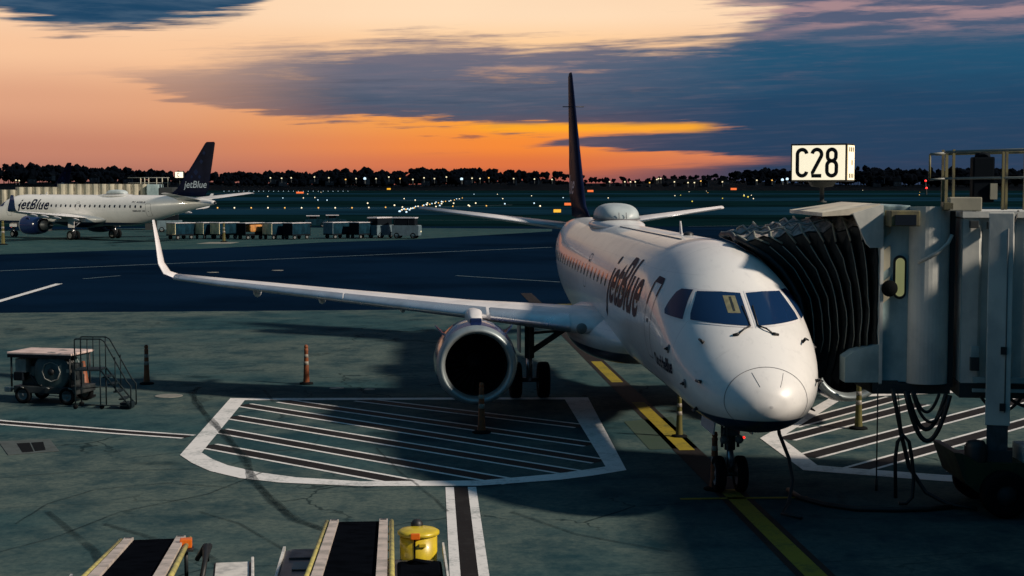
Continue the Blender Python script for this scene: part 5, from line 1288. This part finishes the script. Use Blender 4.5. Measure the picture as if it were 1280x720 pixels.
# ------------------------------------------------------------------ baggage carts and tugs by the far aeroplane
def cart(px_, py_, label, rz, kind, lenf=1.0, first={}):
    p = G(px_, py_)
    if kind in first:
        r = dup(first[kind], (p.x, p.y, 0), rz); r['label'] = label; r.scale = (lenf, 1, 1); return r
    r = empty('baggage_cart', (p.x, p.y, 0), label, 'baggage cart', 'baggage carts by the far apron', rz=rz); first[kind] = r; r.scale = (lenf, 1, 1)
    q = MB(); q.box((0, 0, .50), (2.5, 1.5, .14), 'cart_dark'); q.bar((1.25, 0, .45), (1.9, 0, .35), .04, 'cart_dark', 6); q.build('chassis', r)
    side = {'cream': 'cart_blue', 'dark': 'cart_blue', 'tarp': 'tarp_orange', 'white': 'cart_blue'}[kind]
    end = {'cream': 'cart_cream', 'dark': 'cart_dark', 'tarp': 'cart_dark', 'white': 'van_white'}[kind]
    q = MB(); q.box((-1.24, 0, 1.18), (.05, 1.46, 1.22), end); q.build('end_panel', r)
    q = MB(); q.box((1.24, 0, 1.18), (.05, 1.46, 1.22), 'cart_dark'); q.build('end_panel', r)
    if kind == 'tarp':
        q = MB(); q.box((.25, -.05, 1.22), (1.7, 1.40, .82), 'tarp_orange', bev=.18); q.build('tarpaulin', r)
    else:
        for s in (-1, 1):
            q = MB(); pts = []
            for k in range(25): pts.append((-1.2 + 2.4*k/24, s*(.71 + .03*math.sin(k*1.9))))
            q.loft([[(x, y, z) for x, y in pts] for z in (.58, 1.76)], side, closed=False, cap=False); q.build('curtain', r)
    q = MB(); q.box((0, 0, 1.82), (2.62, 1.58, .07), 'cart_roof' if kind != 'cream' else 'cart_roof', bev=.02); q.build('roof', r)
    for x in (-.85, .85):
        for y in (-.6, .6): wheel(r, (x, y, .24), .24, .14)
    return r
RC = R(54)
cart(226, 299, 'cream-ended baggage cart nearest the far aeroplane tail', RC, 'cream', 1.15)
cart(256, 298.5, 'cream-ended baggage cart second from the far aeroplane tail', RC, 'cream', .7)
cart(281, 298.5, 'long white-roofed baggage cart with cream end left of the orange tarpaulin', RC, 'cream', 1.2)
cart(313, 299, 'baggage cart loaded with an orange tarpaulin', RC, 'tarp', 1.15)
cart(343, 299, 'cream-ended baggage cart right of the orange tarpaulin', RC, 'cream', .9)
cart(371, 299, 'dark-ended baggage cart before the gap between the two cart trains', RC, 'dark', 1.15)
cart(422, 298, 'white-ended baggage cart just right of the gap between cart trains', RC, 'white', 1.25)
cart(452, 298, 'dark-ended baggage cart coupled behind the white-ended one, next to the tug', RC, 'dark', 1.0)
def tug(px_, py_, label, rz, big, first={}):
    p = G(px_, py_)
    if big in first: r = dup(first[big], (p.x, p.y, 0), rz); r['label'] = label; return r
    r = empty('tow_tractor', (p.x, p.y, 0), label, 'tug', 'tugs by the far apron', rz=rz); first[big] = r
    h = 2.3 if big else 1.6
    q = MB(); q.prism([(-1.5, -.75, .35), (1.55, -.75, .35), (1.6, -.75, 1.42), (1.5, -.75, 1.5), (-1.5, -.75, 1.5)] if big else [(-1.5, -.75, .35), (1.55, -.75, .35), (1.6, -.75, .95), (.5, -.75, 1.10), (.4, -.75, 1.2), (-1.5, -.75, 1.15)], (0, 1.5, 0), 'van_white' if big else 'cart_blue'); q.build('body', r)
    q = MB()
    for x in (-1.2, .42):
        for y in (-.68, .68): q.bar((x, y, 1.1), (x - .05, y, h), .045, 'cart_dark', 6)
    q.box((-.4, 0, 1.15+.2), (1.0, 1.0, .5), 'cart_dark', bev=.08)
    if big: q.box((-.1, 0, 1.9), (2.5, 1.4, .8), 'cart_dark', bev=.08)
    q.build('cab', r)
    q = MB(); q.box((-.15 if big else -.42, 0, h+.03), (2.7 if big else 1.9, 1.5, .14 if big else .09), 'cart_roof', bev=.02); q.build('roof', r)
    q = MB(); q.box((1.60, .45, .78), (.05, .22, .14), 'glow_cream'); q.build('headlight', r)
    for x in (-.95, .95):
        for y in (-.66, .66): wheel(r, (x, y, .34), .34, .22)
    return r
tug(476, 297.5, 'roofed pale tug coupled right of the dark cart', RC, True)
tug(508, 298, 'pale tug with a lit headlamp at the right end of the train', R(-10), True)
tug(395, 284, 'low dark tug farther back beyond the gap, left of two', R(8), False)
tug(419, 283, 'low dark tug farther back beyond the gap, right of two', R(8), False)
tug(212, 290, 'dark tug standing behind the first cream-ended cart', R(10), True)
# small posts far off
for (a, b, s, l) in ((280, 302.5, 1.6, 'dark post on the pale patch in front of the baggage carts'), (4, 306, 1.9, 'dark post at the left edge before the far aeroplane engine')):
    r = dup(pb, (0, 0, 0)); p = G(a, b); r.location = p; r.scale = (s, s, s); r['label'] = l
sheet('gate_apron', [(245, 304.5), (262, 302.5), (300, 302.5), (288, 304.5)], 'manhole_pale', -.0035)

# ------------------------------------------------------------------ far boarding bridge and gate sign
fb = empty('far_boarding_bridge', at(40, 290, 205), 'long cream ribbed boarding bridge behind the far aeroplane', 'boarding bridge')
FM = Matrix.Translation(-Vector(fb.location))
def fbp(q, name): return q.build(name, fb, M=FM)
def ribbed(p0, p1, zt, zb, name):
    p0, p1 = Vector(p0), Vector(p1); d = (p1-p0); L = d.length; d.normalize(); nrm = Vector((d.y, -d.x, 0)); n = int(L/.28); n += (4 - n % 4); q = MB()
    if nrm.y > 0: nrm = -nrm
    pts = [p0 + d*(L*k/n) + nrm*(0, .22, .22, 0)[k % 4] for k in range(n+1)]
    q.loft([[(w.x, w.y, z) for w in pts] for z in (zb, zt)], 'bridge_cream', closed=False, cap=False, smooth=False)
    b = [p0, p1, p1 - nrm*2.8, p0 - nrm*2.8]
    q.hexa([(w.x, w.y, zb) for w in b] + [(w.x, w.y, zt) for w in b], 'bridge_cream'); return fbp(q, name)
A0, A1, A2, A3 = at(-120, 262, 200), at(22, 262, 202), at(74, 262, 204), at(186, 262, 208)
ribbed(A0.xy[:]+(0,), A1.xy[:]+(0,), 5.4, 2.7, 'tunnel_section'); ribbed(A1.xy[:]+(0,), A2.xy[:]+(0,), 5.75, 2.6, 'tunnel_section'); ribbed(A2.xy[:]+(0,), A3.xy[:]+(0,), 6.15, 2.5, 'tunnel_section')
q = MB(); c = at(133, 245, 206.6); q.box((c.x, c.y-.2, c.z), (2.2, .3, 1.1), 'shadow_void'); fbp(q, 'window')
q = MB(); c = at(194, 250, 208.5); q.box((c.x, c.y, 3.9), (1.6, 3, 4.4), 'bridge_teal', bev=.1); q.box((c.x+1.8, c.y, 3.9), (1.9, 3, 3.6), 'bridge_dark', bev=.1); fbp(q, 'cab')
q = MB()
for a in (176, 181, 186, 196, 203, 210):
    w = at(a, 240, 208); q.bar((w.x, w.y, 5.4), (w.x, w.y, 7.0), .07, 'bridge_cream', 5)
a, b = at(160, 240, 208), at(212, 240, 208)
for z in (6.3, 7.0): q.bar((a.x, a.y, z), (b.x, b.y, z), .05, 'rail_grey', 5)
fbp(q, 'railing')
for px_ in (60, -60):
    q = MB(); w = at(px_, 290, 203); q.lathe([(0, .5), (2.7, .5)], 'bridge_dark', 14, c=(w.x, w.y, 0)); fbp(q, 'support')
q = MB(); w = at(192, 290, 208); q.box((w.x, w.y, 1.2), (2, 1, 2.4), 'bridge_dark'); fbp(q, 'support')
w = at(224.5, 218.5, 207)
fs_ = empty('far_gate_sign', (w.x, w.y, 5.4), 'small lit box sign with a letter C left of the far aeroplane fin', 'sign')
q = MB(); q.box((0, 0, w.z-5.4), (1.15, .6, .85), 'black_trim'); q.build('housing', fs_)
q = MB(); q.box((0, -.31, w.z-5.4), (1.05, .03, .76), 'sign_face'); q.build('lit_face', fs_)
digits(fs_, 'C', .55, .32, Matrix.Translation((-.12, -.335, w.z-5.4)), 'sign_black')
q = MB(); q.bar((0, 0, 0), (0, 0, w.z-5.8), .06, 'bridge_dark', 8); q.build('post', fs_)

# assumed flood lamp mast, added left of view to light parked aeroplane and carts
fm_ = empty('assumed_floodlight_mast', (-92, 138, 0), 'assumed tall lamp mast, out of view beside the far gate', 'assumed_floodlight')
q = MB(); q.lathe([(0, .28), (15.5, .14), (15.6, .001)], 'gear_metal', 14); q.build('mast', fm_)
q = MB(); q.box((.2, .3, 15.7), (1.6, .5, .5), 'bridge_dark', bev=.05, rz=R(-35)); q.build('lamp_head', fm_)
fl = bpy.data.lights.new('assumed_floodlight', 'SPOT'); fl.energy = 52000; fl.spot_size = R(75); fl.spot_blend = .6; fl.color = (1, .88, .66); fl.shadow_soft_size = .5  # assumed spot, added to brighten the far aeroplane and carts
fo = bpy.data.objects.new('assumed_floodlight', fl); COL.objects.link(fo); fo.location = (-91.2, 138.8, 15.3)
fo.rotation_euler = (Vector((-40, 175, 2)) - Vector(fo.location)).to_track_quat('-Z', 'Y').to_euler()
